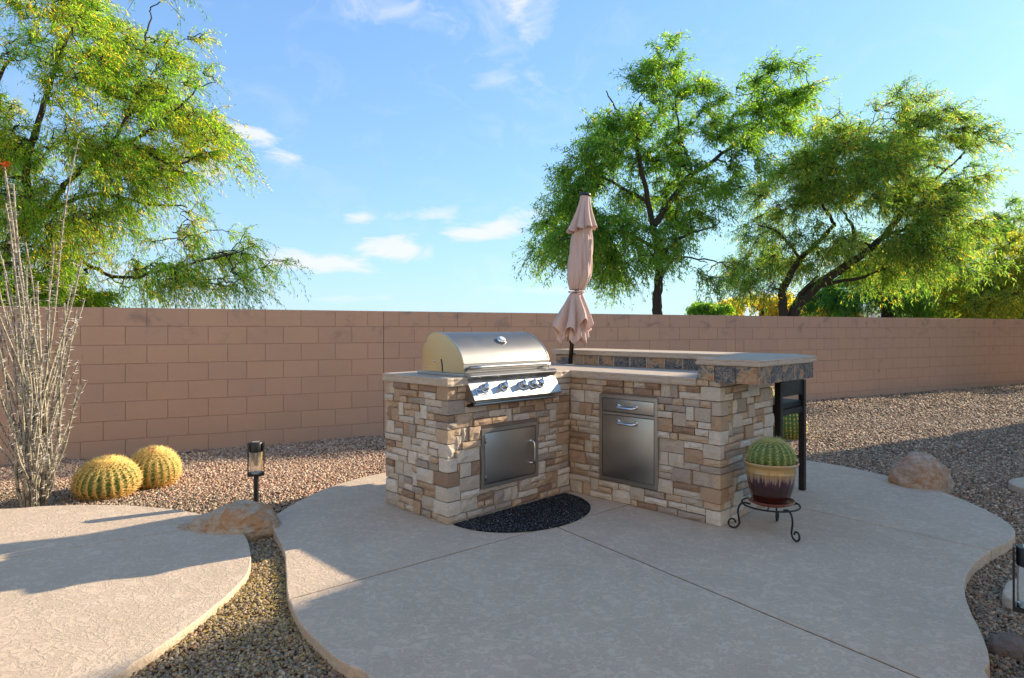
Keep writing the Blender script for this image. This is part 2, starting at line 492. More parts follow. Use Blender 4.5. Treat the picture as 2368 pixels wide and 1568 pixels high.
# patio and path outlines -------------------------------------------------
PATIO_PX = [(893, 1092), (820, 1108), (750, 1131), (684, 1162), (636, 1192), (629, 1215), (640, 1238), (656, 1272), (661, 1320), (665, 1375), (690, 1432), (733, 1482), (790, 1530), (862, 1572)]
pl = [gp(u, v) for u, v in PATIO_PX]
pl += [Vector((-.25, 1.75, 0)), Vector((.1, .9, 0)), Vector((.3, -.5, 0)), Vector((1.6, -.9, 0)), Vector((2.2, .4, 0)), Vector((1.95, 1.4, 0)), Vector((1.78, 1.95, 0))]
pl += [gp(u, v) for u, v in [(2290, 1568), (2288, 1525), (2272, 1470), (2245, 1415), (2230, 1370), (2233, 1335), (2252, 1303), (2292, 1272), (2337, 1248), (2346, 1226), (2318, 1200), (2250, 1165), (2150, 1127), (2050, 1100), (1950, 1078), (1862, 1063)]]
pl += [Vector((2.35, 6.75, 0)), Vector((1.5, 7.15, 0)), Vector((.5, 7.0, 0)), Vector((-.4, 6.3, 0))]
PATIO = catmull(pl, True, 6)
lf = [gp(u, v) for u, v in [(0, 1176), (100, 1170), (220, 1167), (320, 1170), (420, 1180), (495, 1196), (545, 1212), (566, 1236), (578, 1268), (579, 1305), (560, 1342), (500, 1398), (400, 1474), (310, 1532), (238, 1572)]]
lf += [Vector((-1.9, 1.7, 0)), Vector((-2.7, 1.2, 0)), Vector((-4.2, 1.0, 0)), Vector((-5.6, 1.6, 0)), Vector((-6.2, 3.0, 0)), Vector((-5.4, 4.25, 0)), Vector((-4.4, 4.42, 0))]
PATH = catmull(lf, True, 6)
def closed(pts, sub=6): return catmull([Vector(p) for p in pts], True, sub)
q1 = gp(2333, 1130); q1.x += .14
STEP1 = closed([(q1.x, q1.y, 0), (q1.x + .12, q1.y + .32, 0), (q1.x + .6, q1.y + .42, 0), (q1.x + 1.0, q1.y + .1, 0), (q1.x + .9, q1.y - .4, 0), (q1.x + .35, q1.y - .48, 0)])
q2 = gp(2340, 1385)
STEP2 = closed([(q2.x, q2.y, 0), (q2.x + .05, q2.y + .12, 0), (q2.x + .25, q2.y + .26, 0), (q2.x + .65, q2.y + .2, 0), (q2.x + .8, q2.y - .1, 0), (q2.x + .5, q2.y - .32, 0), (q2.x + .12, q2.y - .22, 0)])
q3 = gp(2352, 1562); q3.x += .05; q3.y -= .05
STEP3 = closed([(q3.x, q3.y, 0), (q3.x + .15, q3.y + .1, 0), (q3.x + .6, q3.y + .1, 0), (q3.x + .9, q3.y - .3, 0), (q3.x + .5, q3.y - .7, 0), (q3.x + .05, q3.y - .4, 0)])

def cut_slab(root_name, poly, cuts, z0=-.105):
    """cast slab cut by saw joints into separate slabs, every one with a rounded rim"""
    pieces = [[Vector((p[0], p[1], 0)) for p in poly]]
    def bisect(pc, a, b, gap=.005):
        a = Vector((a[0], a[1], 0)); b = Vector((b[0], b[1], 0)); d = (b - a).normalized(); n = Vector((-d.y, d.x, 0)); res = []
        for sgn in (1, -1):
            bm = bmesh.new(); vs = [bm.verts.new(p) for p in pc]; bm.faces.new(vs)
            bmesh.ops.bisect_plane(bm, geom=bm.verts[:] + bm.edges[:] + bm.faces[:], dist=1e-5, plane_co=a + n * gap * sgn, plane_no=n * sgn, clear_inner=True)
            if bm.faces:
                f = max(bm.faces, key=lambda f: f.calc_area())
                if f.calc_area() > .02: res.append([v.co.copy() for v in f.verts])
            bm.free()
        return res
    for (a, b, test) in cuts:
        out = []
        for pc in pieces:
            c = sum(pc, Vector()) / len(pc)
            if test is None or test(c): out += bisect(pc, a, b)
            else: out.append(pc)
        pieces = out
    root = thing_struct(root_name)
    sh = [Vector((p[0], p[1], 0)) for p in poly]; c0_ = sum(sh, Vector()) / len(sh)
    vs, fs = slab_mesh(poly, [(.03, -.007), (.03, -.005)])
    mesh_obj('joint_filler', vs, fs, M_joint, root)
    for pc in pieces:
        # drop doubled points
        q = []
        for p in pc:
            if not q or (p - q[-1]).length > .004: q.append(p)
        if (q[0] - q[-1]).length < .004: q.pop()
        # add points on long straight runs so that the rim can wobble
        w = []
        for i, p in enumerate(q):
            e = q[(i + 1) % len(q)]; L_ = (e - p).length; k = max(1, int(L_ / .05))
            for t in range(k): w.append(p.lerp(e, t / k))
        for p in w:
            p.x += (mnoise.noise(Vector((p.x * 14, p.y * 14, 0)))) * .0022; p.y += (mnoise.noise(Vector((p.x * 14, p.y * 14, 9)))) * .0022
        vs, fs = slab_mesh(w, [(-.004, z0), (0, -.03), (.0, -.008), (.0014, -.002), (.0045, 0)])
        o = mesh_obj('slab', vs, fs, M_slab, root)
    return root
def thing_struct(name):
    o = bpy.data.objects.new(name, None); col.objects.link(o); o['kind'] = 'structure'; return o
j1a, j1b = gp(668, 1385), gp(1170, 1245)
j2a, j2b = gp(1318, 1230), gp(2130, 1568)
j3a, j3b = gp(1835, 1170), gp(2290, 1272)
sl1 = (j1b.y - j1a.y) / (j1b.x - j1a.x)
below = lambda c: c.y < j1a.y + sl1 * (c.x - j1a.x)
cut_slab('patio', PATIO, [(j1a, j1b, None), (j2a, j2b, below), (j3a, j3b, lambda c: below(c) and c.x > 1.2)])
cut_slab('path', PATH, [(gp(0, 1292), gp(386, 1230), None)])
def step_slab(poly):
    vs, fs = slab_mesh(poly, [(-.004, -.105), (0, -.03), (.001, -.009), (.004, -.003), (.010, 0)])
    return mesh_obj('stepping_slab', vs, fs, M_slab)
tag(step_slab(STEP1), 'rounded concrete stepping slab in the gravel beyond the round boulder at the right', 'stepping slab', 'stepping slabs at the right')
tag(step_slab(STEP2), 'rounded concrete stepping slab right behind the near black path light', 'stepping slab', 'stepping slabs at the right')
tag(step_slab(STEP3), 'concrete stepping slab at the foot of the near black path light', 'stepping slab', 'stepping slabs at the right')

# ------------------------------------------------------------------ gravel
def gravel():
    parts = []
    def sample(x0, x1, y0, y1, dens, smin, smax, cond):
        n = int((x1 - x0) * (y1 - y0) * dens)
        X = rng.uniform(x0, x1, n); Y = rng.uniform(y0, y1, n)
        k = cond(X, Y)
        dw = (X - W0[0]) * WN[0] + (Y - W0[1]) * WN[1]
        k &= dw > .01
        X, Y = X[k], Y[k]
        k = ~(inside(PATIO, X, Y) | inside(PATH, X, Y) | inside(STEP1, X, Y) | inside(STEP2, X, Y) | inside(STEP3, X, Y))
        X, Y = X[k], Y[k]
        parts.append((X, Y, rng.uniform(smin, smax, len(X)) ))
    fr = lambda X, Y: (np.abs(X) < .86 * Y + .8)
    sample(-5, 4, 1.2, 4.2, 9000, .006, .0135, fr)
    sample(-7.0, 8, 4.2, 6.6, 4600, .0075, .0155, fr)
    sample(-7.5, 10, 6.6, 9.5, 2300, .010, .019, fr)
    sample(2, 16, 9.5, 17, 900, .014, .026, fr)
    X = np.concatenate([p[0] for p in parts]); Y = np.concatenate([p[1] for p in parts]); S = np.concatenate([p[2] for p in parts])
    n = len(X)
    Z = gz(X, Y) + rng.uniform(-.35, .65, n) * S - .002 + .010 * np.sin(X * 3.1 + 1) * np.sin(Y * 2.7)
    base = np.array([[-1, -1, -1], [1, -1, -1], [1, 1, -1], [-1, 1, -1], [-1, -1, 1], [1, -1, 1], [1, 1, 1], [-1, 1, 1]], float)
    F0 = np.array([[0, 3, 2, 1], [4, 5, 6, 7], [0, 1, 5, 4], [1, 2, 6, 5], [2, 3, 7, 6], [3, 0, 4, 7]])
    J = rng.uniform(.35, 1.0, (n, 8, 3)); J[:, 4:, :2] *= .75
    V = base[None] * J
    sc = np.stack([S * rng.uniform(.8, 1.35, n), S * rng.uniform(.55, .95, n), S * rng.uniform(.35, .7, n)], 1)
    V = V * sc[:, None, :]
    az = rng.uniform(0, 2 * np.pi, n); tx = rng.normal(0, .35, n); ty = rng.normal(0, .35, n)
    cx, sx, cy, sy, cz, sz = np.cos(tx), np.sin(tx), np.cos(ty), np.sin(ty), np.cos(az), np.sin(az)
    Rm = np.empty((n, 3, 3))
    Rm[:, 0] = np.stack([cz * cy, cz * sy * sx - sz * cx, cz * sy * cx + sz * sx], 1)
    Rm[:, 1] = np.stack([sz * cy, sz * sy * sx + cz * cx, sz * sy * cx - cz * sx], 1)
    Rm[:, 2] = np.stack([-sy, cy * sx, cy * cx], 1)
    V = np.einsum('nij,nkj->nki', Rm, V) + np.stack([X, Y, Z], 1)[:, None, :]
    pink = np.array([[.42, .27, .20], [.50, .36, .27], [.36, .20, .15], [.55, .43, .33], [.30, .20, .16], [.60, .50, .42], [.40, .30, .22], [.24, .15, .12]])
    grey = np.array([[.25, .19, .14], [.31, .25, .19], [.18, .145, .115], [.37, .29, .22], [.14, .115, .095], [.43, .36, .28], [.28, .20, .13], [.28, .17, .12], [.22, .20, .17]])
    pi = pink[rng.integers(0, len(pink), n)]; gi = grey[rng.integers(0, len(grey), n)]
    # the reddish rock lies in the far left bed, the grey-brown rock between the slabs and at the right
    far = np.clip((Y + .25 * X - 3.9) / .8, 0, 1) * np.clip((3.2 - X) / 3, .35, 1)
    pick = rng.uniform(0, 1, n) < far
    c = np.where(pick[:, None], pi * 1.25, gi * 1.15) * rng.uniform(.8, 1.2, (n, 1))
    c = c * np.array([1.04, 1.0, .88]); C = np.repeat(c, 8, 0)
    F = (F0[None] + (np.arange(n) * 8)[:, None, None]).reshape(-1, 4)
    m, g, bs, _ = new_mat('gravel_stone')
    at = g.n('ShaderNodeAttribute', attribute_name='tint').outputs['Color']
    nz = g.noise(geo_pos(g), 160, 3, .6)
    setp(g, bs, color=g.mix(g.math('MULTIPLY', nz, .35), at, (.16, .12, .09)), rough=.8, spec=.3)
    o = np_mesh('gravel', V.reshape(-1, 3), F, m, kind='stuff', colors=C)
    tag(o, 'crushed tan and reddish landscape gravel spread between the slabs and along the wall', 'gravel')
    # fallen yellow flower litter in the strip between path and patio
    n = 16000
    X = rng.uniform(-1.75, -.7, n); Y = rng.uniform(2.1, 4.0, n)
    k = ~(inside(PATIO, X, Y) | inside(PATH, X, Y)) & (rng.uniform(0, 1, n) < .12 + .88 * np.exp(-((Y - 3.0) ** 2 / .25)))
    X, Y = X[k], Y[k]; n = len(X); Z = gz(X, Y) + .012 + rng.uniform(0, .008, n)
    a = rng.uniform(0, np.pi, n); l = rng.uniform(.003, .008, n)
    d = np.stack([np.cos(a) * l, np.sin(a) * l, rng.uniform(-.3, .3, n) * l], 1); w = np.stack([-np.sin(a), np.cos(a), np.zeros(n)], 1) * .0018
    P = np.stack([X, Y, Z], 1)
    V = np.stack([P - d, P + w, P + d, P - w], 1).reshape(-1, 3)
    F = np.arange(n * 4).reshape(-1, 4)
    ml = plain('fallen_blossom', (.62, .42, .07), .8)
    tag(np_mesh('flower_litter', V, F, ml, kind='stuff'), 'fallen yellow flower litter caught in the gravel strip', 'litter')
gravel()

# ------------------------------------------------------------------ block wall
def block_wall():
    root = thing('block_wall', 'long tan concrete block wall closing the back of the yard', 'wall', (W0[0], W0[1], 0), math.atan2(WD[1], WD[0]))
    BL, CH, gap, dep = .4064, .2050, .0055, .145
    # local frame: x along the wall, -y towards the yard
    def bmesh_block(w, h):
        b = .0028; x0, x1 = gap / 2, w - gap / 2; z0, z1 = gap / 2, h - gap / 2
        vs = []
        for y, i in ((0, b), (b, 0), (dep - b, 0), (dep, b)):
            vs += [(x0 + i, y, z0 + i), (x1 - i, y, z0 + i), (x1 - i, y, z1 - i), (x0 + i, y, z1 - i)]
        fs = [(0, 1, 2, 3), (15, 14, 13, 12)]
        for k in range(3):
            for i in range(4):
                j = (i + 1) % 4; a = k * 4
                fs.append((a + i, a + 4 + i, a + 4 + j, a + j))
        return vs, fs
    full = None; half = None
    items = []
    starts = [-.203 - 6.096, -.203, -.203 + 6.096, -.203 + 2 * 6.096]
    for ps in starts:
        for r in range(9):
            zt = WALL_TOP - r * CH
            x = ps
            if r % 2 == 0:
                ws = [BL / 2] + [BL] * 14 + [BL / 2]
            else: ws = [BL] * 15
            for w in ws:
                items.append((x, zt - CH, w)); x += w
    items = [it for it in items if it[1] + CH > -.16]
    def dist(it):
        x = W0[0] + WD[0] * (it[0] + .2); y = W0[1] + WD[1] * (it[0] + .2)
        vis = abs(x) < .84 * y
        return (0 if vis else 1000) + y
    items.sort(key=dist)
    singles, rest = items[:300], items[300:]
    meshes = {}
    for x, z, w in singles:
        key = 'f' if w > .3 else 'h'
        if key not in meshes:
            vs, fs = bmesh_block(w, CH); me = bpy.data.meshes.new('block'); me.from_pydata(vs, [], fs); me.materials.append(M_block); me.update(); meshes[key] = me
        o = bpy.data.objects.new('block', meshes[key]); col.objects.link(o); o.parent = root
        o.location = (x, -.075 + random.uniform(-.0015, .0015), z); o.rotation_euler = (random.uniform(-.0012, .0012), 0, random.uniform(-.0006, .0006))
    mb = MB()
    for x, z, w in rest:
        vs, fs = bmesh_block(w, CH); mb.add([(v[0] + x, v[1] - .075, v[2] + z) for v in vs], fs)
    mb.build('blocks', M_block, root, kind='stuff')
    m = MB()
    for k, ps in enumerate(starts):
        m.box(ps + .004, ps + 6.096 - .004, -.068, .068, -.4, WALL_TOP - .006)
    m.build('mortar', M_wallmortar, root)
block_wall()

# ------------------------------------------------------------------ island
isl = thing('barbecue_island', 'L-shaped barbecue island faced in stacked cream and brown ledge stone', 'outdoor kitchen', ISL, TH - R(90))
# local frame of the island: x = AX (towards the right front), y = BX (towards the right back)
assert abs((Matrix.Rotation(TH - R(90), 3, 'Z') @ Vector((1, 0, 0)) - AX).length) < 1e-4
K1, D1, L2, D2 = 1.2041, .7052, 1.2447, .7895
HC, HB = .9365, 1.0654
TF = .655            # backsplash face

def rough_block(sx, sy, sz, nx, ny, nz, amp, rs, edge=.004):
    """closed stone: grid on each of six sides, faces swollen and chipped"""
    idx = {}; vs = []; fs = []
    def vid(i, j, k):
        if (i, j, k) not in idx:
            idx[(i, j, k)] = len(vs)
            on = [(i in (0, nx)), (j in (0, ny)), (k in (0, nz))]
            x, y, z = sx * i / nx, sy * j / ny, sz * k / nz
            if nx > 1 and 0 < i < nx: x += rs.uniform(-.18, .18) * sx / nx
            if nz > 1 and 0 < k < nz: z += rs.uniform(-.18, .18) * sz / nz
            if sum(on) == 1:
                a = rs.uniform(0, amp)
                if on[1]: y += (-a if j == 0 else a)
                if on[0]: x += (-a if i == 0 else a)
            else:
                e = edge
                if on[0]: x += rs.uniform(.1, 1) * e * (1 if i == 0 else -1)
                if on[1]: y += rs.uniform(-.3, 1.2) * e * (1 if j == 0 else -1)
                if on[2]: z += rs.uniform(.0, .8) * e * (1 if k == 0 else -1)
            vs.append((x, y, z))
        return idx[(i, j, k)]
    for i in range(nx):
        for k in range(nz):
            fs.append((vid(i, 0, k), vid(i + 1, 0, k), vid(i + 1, 0, k + 1), vid(i, 0, k + 1)))
            fs.append((vid(i, ny, k), vid(i, ny, k + 1), vid(i + 1, ny, k + 1), vid(i + 1, ny, k)))
    for j in range(ny):
        for k in range(nz):
            fs.append((vid(0, j, k), vid(0, j, k + 1), vid(0, j + 1, k + 1), vid(0, j + 1, k)))
            fs.append((vid(nx, j, k), vid(nx, j + 1, k), vid(nx, j + 1, k + 1), vid(nx, j, k + 1)))
    for i in range(nx):
        for j in range(ny):
            fs.append((vid(i, j, 0), vid(i, j + 1, 0), vid(i + 1, j + 1, 0), vid(i + 1, j, 0)))
            fs.append((vid(i, j, nz), vid(i + 1, j, nz), vid(i + 1, j + 1, nz), vid(i, j + 1, nz)))
    return vs, fs

UH = .0464; UW = .02
rs = random.Random(5)
stone_list = []      # (kind, ...) each becomes one object
def put_stone(vs, fs, M):
    stone_list.append(([M @ Vector(v) for v in vs], fs))
def face_frame(o, d, n):
    """local x along d, local y into the body (-n), z up"""
    return Matrix(((d[0], -n[0], 0, o[0]), (d[1], -n[1], 0, o[1]), (0, 0, 1, 0), (0, 0, 0, 1)))
class Face:
    def __init__(s, o, d, n, width, rows, occupied=()):
        s.M = face_frame(o, d, n); s.W = width; s.nc = int(round(width / UW)); s.cw = width / s.nc; s.nr = rows
        s.g = np.zeros((rows, s.nc), bool)
        s.cuts = occupied
        for x0, x1, z0, z1 in occupied:
            s.g[int(round(z0 / UH)):int(round(z1 / UH)), int(round(x0 / s.cw)):int(round(x1 / s.cw))] = True
    def block(s, c, w, r, h):
        d = .04; g_ = .0016
        out = rs.uniform(-.008, .014)
        jx = rs.uniform(-.0015, .0015)
        nx = 4 if w * s.cw > .16 else 3
        vs, fs = rough_block(w * s.cw - 2 * g_, d, h * UH - 2 * g_, nx, 1, 2, .012, rs)
        M = s.M @ Matrix.Translation((c * s.cw + g_ + jx, -out, r * UH + g_ + .001)) 
        put_stone(vs, fs, M)
    def fill(s):
        for r in range(s.nr):
            c = 0
            while c < s.nc:
                if s.g[r, c]: c += 1; continue
                run = 0
                while c + run < s.nc and not s.g[r, c + run]: run += 1
                h = 2 if (r + 1 < s.nr and rs.random() < .24) else 1
                w = rs.choice([3, 4, 4, 5, 6, 7, 8, 9, 10]) if h == 1 else rs.choice([3, 4, 5, 6, 7, 8])
                if run - w < 4: w = run if run <= 12 else run // 2
                w = min(w, run)
                if h == 2:
                    if s.g[r + 1, c:c + w].any() or w < 3: h = 1
                if h == 1 and w > 12: w = w // 2
                s.g[r:r + h, c:c + w] = True
                s.block(c, w, r, h); c += w
def corner(fa, fb, rows, a_end, b_start, pos, da, db):
    """corner stones: fa ends at the corner (right end if a_end), fb starts there"""
    r = 0
    while r < rows:
        h = 2 if (rs.random() < .6 and r + 1 < rows) else 1
        wa = rs.choice([3, 4, 5, 6, 7]); wb = rs.choice([3, 4, 5, 6]) if wa > 4 else rs.choice([5, 6, 7, 8])
        la, lb = wa * fa.cw, wb * fb.cw
        if a_end: fa.g[r:r + h, fa.nc - wa:] = True
        else: fa.g[r:r + h, :wa] = True
        if b_start: fb.g[r:r + h, :wb] = True
        else: fb.g[r:r + h, fb.nc - wb:] = True
        o = rs.uniform(0, .010); g_ = .0016
        vs, fs = rough_block(la + o - g_, lb + o - g_, h * UH - 2 * g_, 2, 2, 2, .007, rs)
        # local x runs away from the corner along -da, local y along db
        X = -Vector((*da, 0)); Yv = Vector((*db, 0))
        base = Vector((*pos, 0)) + Vector((*da, 0)) * o - Yv * o
        M = Matrix(((X.x, Yv.x, 0, base.x), (X.y, Yv.y, 0, base.y), (0, 0, 1, r * UH + g_ + .001), (0, 0, 0, 1)))
        if X.cross(Yv).z < 0: fs = [f[::-1] for f in fs]
        put_stone(vs, fs, M); r += h
ROWS = 19
# grill-leg end (faces -y): runs along +x from the back to the front corner
fL = Face((-D1, -K1), (1, 0), (0, -1), D1, ROWS)
# grill face (faces +x): runs along +y from the front corner to the inner corner
DOOR = (K1 - .921, K1 - .370, .178, .592 - .0)
fG = Face((0, -K1), (0, 1), (1, 0), K1, ROWS, [(K1 - .921, K1 - .370, .178, .592), (K1 - 1.05, K1 - .225, .77, .90)])
# drawer face (faces -y): runs along +x
fD = Face((0, 0), (1, 0), (0, -1), L2, 20, [(.298, .791, .150, .770), (0, 1.088, .882, .928)])
# bar end (faces +x): runs along +y
fR = Face((L2, 0), (0, 1), (1, 0), D2, 20)
# hidden sides
fBk = Face((L2, D2), (-1, 0), (0, 1), L2 + D1, ROWS)
fLb = Face((-D1, D2), (0, -1), (-1, 0), D2 + K1, ROWS)
corner(fL, fG, ROWS, True, True, (0, -K1), (1, 0), (0, 1))
corner(fD, fR, 20, True, True, (L2, 0), (1, 0), (0, 1))
for f in (fL, fG, fD, fR): f.fill()
n_vis = len(stone_list)
stone_list.sort(key=lambda q: -((max(v.x for v in q[0]) - min(v.x for v in q[0])) + (max(v.y for v in q[0]) - min(v.y for v in q[0]))) * (max(v.z for v in q[0]) - min(v.z for v in q[0])))
for f in (fBk, fLb): f.fill()
for vs, fs in stone_list[:n_vis][:300]:
    mesh_obj('stone', vs, fs, M_stone, isl)
mb = MB()
for vs, fs in stone_list[:n_vis][300:]: mb.add(vs, fs)
for vs, fs in stone_list[n_vis:]: mb.add(vs, fs)
mb.build('stones', M_stone, isl, kind='stuff')
m = MB(); TOPZ = HC - .055
m.box(-D1 + .03, -.012, -K1 + .012, D2 - .02, 0, .76); m.box(-.012, L2 - .012, .012, D2 - .02, 0, TOPZ - .002)
m.box(-D1 + .03, -.012, -K1 + .012, -1.052, .76, TOPZ - .002); m.box(-D1 + .03, -.012, -.21, D2 - .02, .76, TOPZ - .002); m.box(-D1 + .03, -.52, -1.052, -.21, .76, TOPZ - .002)
m.build('core', M_mortar, isl)
m = MB(); m.box(-D1 + .02, L2 - .02, TF + .012, D2 - .01, TOPZ, HB - .046); m.box(1.10, L2 - .01, .012, TF + .012, TOPZ, HB - .046)
m.build('bar_wall', M_mortar, isl)

def rough_slab(name, poly, z0, z1, parent, mat, step=.025, amp=.0035):
    q = [Vector((p[0], p[1], 0)) for p in poly]; w = []
    for i, p in enumerate(q):
        e = q[(i + 1) % len(q)]; L_ = (e - p).length; k = max(1, int(L_ / step))
        for t in range(k):
            v = p.lerp(e, t / k)
            if t: v.x += rs.uniform(-amp, amp); v.y += rs.uniform(-amp, amp)
            w.append(v)
    h = z1 - z0
    vs, fs = slab_mesh(w, [(.004, z0), (0, z0 + .004), (-.001, z0 + h * .3), (.002, z0 + h * .6), (.0, z1 - .010), (.003, z1 - .003), (.009, z1)])
    vs = [list(v) for v in vs]; n = len(w)
    for r in range(1, 6):
        for i in range(n):
            v = vs[r * n + i]; v[0] += rs.uniform(-amp, amp) * .7; v[1] += rs.uniform(-amp, amp) * .7
    return mesh_obj(name, vs, fs, mat, parent)
rough_slab('countertop', [(-D1 - .02, -K1 - .02), (.022, -K1 - .02), (.022, -1.052), (-.51, -1.052), (-.51, -.21), (.022, -.21), (.022, -.022), (1.085, -.022), (1.085, TF - .001), (-D1 - .02, TF - .001)], TOPZ, HC, isl, M_counter)
rough_slab('bar_top', [(1.09, -.028), (L2 + .27, -.028), (L2 + .27, .88), (L2 + .02, 1.12), (-D1 - .05, 1.12), (-D1 - .05, TF - .022), (1.09, TF - .022)], HB - .044, HB, isl, M_counter)

# slate tiles
def tile(x0, x1, y0, y1, z0, z1):
    m = MB(); m.box(x0, x1, y0, y1, z0, z1, .0015); m.build('tile', M_slate, isl)
ntile = 11; tx0, tx1 = -D1 - .02, 1.088; tw = (tx1 - tx0) / ntile
for i in range(ntile):
    tile(tx0 + i * tw + .0038, tx0 + (i + 1) * tw - .0038, TF, TF + .011, HC + .001, HB - .046)
# edge tiles under the bar top: bar end and overhang
AZ = HB - .045; AZ0 = AZ - .106
m = MB(); m.box(tx0, tx1, TF + .003, TF + .012, HC, AZ - .001)
m.box(1.095, L2 + .243, -.0045, .004, AZ0 + .013, AZ - .001); m.box(L2 + .235, L2 + .247, .011, .86, AZ0 + .003, AZ - .001)
m.build('grout', M_grout, isl)
for k, (x0, x1) in enumerate([(1.092, 1.215), (1.215, 1.352), (1.352, L2 + .25)]):
    tile(x0 + .0036, x1 - .0036, -.017, -.004, (AZ0 + .012) if k == 0 else AZ0, AZ - .001)
yy = -.014
for w in (.172, .176, .174, .176, .172):
    tile(L2 + .245, L2 + .256, yy + .0036, yy + w - .0036, AZ0, AZ - .001); yy += w
# slanted far corner of the overhang
c0 = Vector((L2 + .25, .865, 0)); c1 = Vector((L2 + .01, 1.10, 0)); dd = (c1 - c0) / 2
for i in range(2):
    a = c0 + dd * i; b = c0 + dd * (i + 1); nrm = Vector((dd.y, -dd.x, 0)).normalized() * .01
    m = MB(); m.prism([a + Vector((0, 0, AZ0)), b + Vector((0, 0, AZ0)), b + Vector((0, 0, AZ - .001)), a + Vector((0, 0, AZ - .001))], -nrm); m.build('tile', M_slate, isl)
m = MB(); m.box(L2 + .012, L2 + .235, .011, .84, AZ0 + .01, AZ - .002); m.box(-D1, L2 + .012, D2 + .012, 1.09, AZ0 + .01, AZ - .002)
m.build('bar_support', M_under, isl)

# access door
def frame_rect(mb, x, y0, y1, z0, z1, w, t):
    """flat frame in the y-z plane, outer face at x"""
    mb.box(x - t, x, y0, y1, z1 - w, z1, .0008); mb.box(x - t, x, y0, y1, z0, z0 + w, .0008)
    mb.box(x - t, x, y0, y0 + w, z0 + w, z1 - w, .0008); mb.box(x - t, x, y1 - w, y1, z0 + w, z1 - w, .0008)
dy0, dy1, dz0, dz1 = -.923, -.372, .176, .578
m = MB(); frame_rect(m, .014, dy0, dy1, dz0, dz1, .026, .03); fr = m.build('access_frame', M_steel, isl)
m = MB(); m.box(-.03, -.002, dy0 + .02, dy1 - .02, dz0 + .02, dz1 - .02); m.build('door_recess', M_dark, isl)
m = MB(); m.box(-.002, .013, dy0 + .030, dy1 - .030, dz0 + .030, dz1 - .030, .003); ad = m.build('access_door', M_steel, isl, 'auto')
def arc_handle(p0, p1, out, r=.0075, n=10):
    """bent grip from p0 to p1 standing off along out"""
    p0, p1, out = Vector(p0), Vector(p1), Vector(out); mid = (p1 - p0)
    pts = [p0, p0 + out * .45 + mid * .01, p0 + out * .85 + mid * .06, p0 + out + mid * .16]
    pts += [p0 + out * 1.06 + mid * t for t in (.35, .5, .65)]
    pts += [p0 + out + mid * .84, p0 + out * .85 + mid * .94, p0 + out * .45 + mid * .99, p1]
    pts = catmull(pts, False, 3)
    m = MB(); N_ = len(pts)
    m.tube(pts, [r * (1.35 if i < 5 or i > N_ - 6 else 1.0) for i in range(N_)], n)
    for p in (p0, p1):
        o = out.normalized(); m.tube([p - o * .002, p + o * .006], [r * 2, r * 1.7], 14)
    return m
arc_handle((.013, dy1 - .072, .285), (.013, dy1 - .072, .445), (.034, 0, 0), .0062).build('handle', M_chrome, ad, True)
m = MB()
for z in (.25, .50): m.tube([(.020, dy0 + .031, z - .018), (.020, dy0 + .031, z + .018)], .004, 8)
m.build('hinge', M_steel, ad, True)

# drawer and bin door (faces -y)
def frame_rect_y(mb, y, x0, x1, z0, z1, w, t):
    mb.box(x0, x1, y, y + t, z1 - w, z1, .0008); mb.box(x0, x1, y, y + t, z0, z0 + w, .0008)
    mb.box(x0, x0 + w, y, y + t, z0 + w, z1 - w, .0008); mb.box(x1 - w, x1, y, y + t, z0 + w, z1 - w, .0008)
ex0, ex1, ez0, ez1 = .296, .794, .150, .776
m = MB(); frame_rect_y(m, -.014, ex0, ex1, ez0, ez1, .026, .03)
m.box(ex0 + .026, ex1 - .026, -.013, .016, .632, .650, .0008); m.build('drawer_frame', M_steel, isl)
m = MB(); m.box(ex0 + .02, ex1 - .02, .002, .03, ez0 + .02, ez1 - .02); m.build('drawer_recess', M_dark, isl)
m = MB(); m.box(ex0 + .030, ex1 - .030, -.013, .002, .655, ez1 - .030, .003); d1_ = m.build('drawer', M_steel, isl, 'auto')
m = MB(); m.box(ex0 + .030, ex1 - .030, -.013, .002, ez0 + .030, .628, .003); d2_ = m.build('bin_door', M_steel, isl, 'auto')
xm = (ex0 + ex1) / 2
for par, z in ((d1_, .700), (d2_, .588)):
    arc_handle((xm - .075, -.013, z), (xm + .075, -.013, z), (0, -.036, -.010), .009).build('handle', M_chrome, par, True)

# ------------------------------------------------------------------ grill
gr = thing('built_in_grill', 'stainless steel built-in gas grill with closed curved hood on the counter', 'grill', L(-.25, -.62, HC), TH - R(90))
GM = Matrix.Translation((.25, .62, -HC))     # island coordinates -> grill coordinates
GY0, GY1 = -1.045, -.205
prof = [(-.028, .957), (-.028, 1.022)] 
arc = [(-.028, 1.022), (-.050, 1.072), (-.085, 1.120), (-.130, 1.160), (-.180, 1.192), (-.235, 1.214), (-.295, 1.227), (-.350, 1.229), (-.400, 1.220), (-.428, 1.198)]
arc = [(p.x, p.y) for p in catmull([Vector((a, b, 0)) for a, b in arc], False, 4)]
hoodp = [(-.028, .957)] + arc + [(-.428, 1.06), (-.36, .975), (-.345, .957)]
# hood shell
m = MB(); A = [(-.028, .962)] + arc + [(-.428, 1.07)]
vs = []; fs = []
for x, z in A:
    for y in (GY0 + .004, GY1 - .004): vs.append((x, y, z))
for i in range(len(A) - 1): fs.append((2 * i, 2 * i + 1, 2 * i + 3, 2 * i + 2))
m.add(vs, fs)
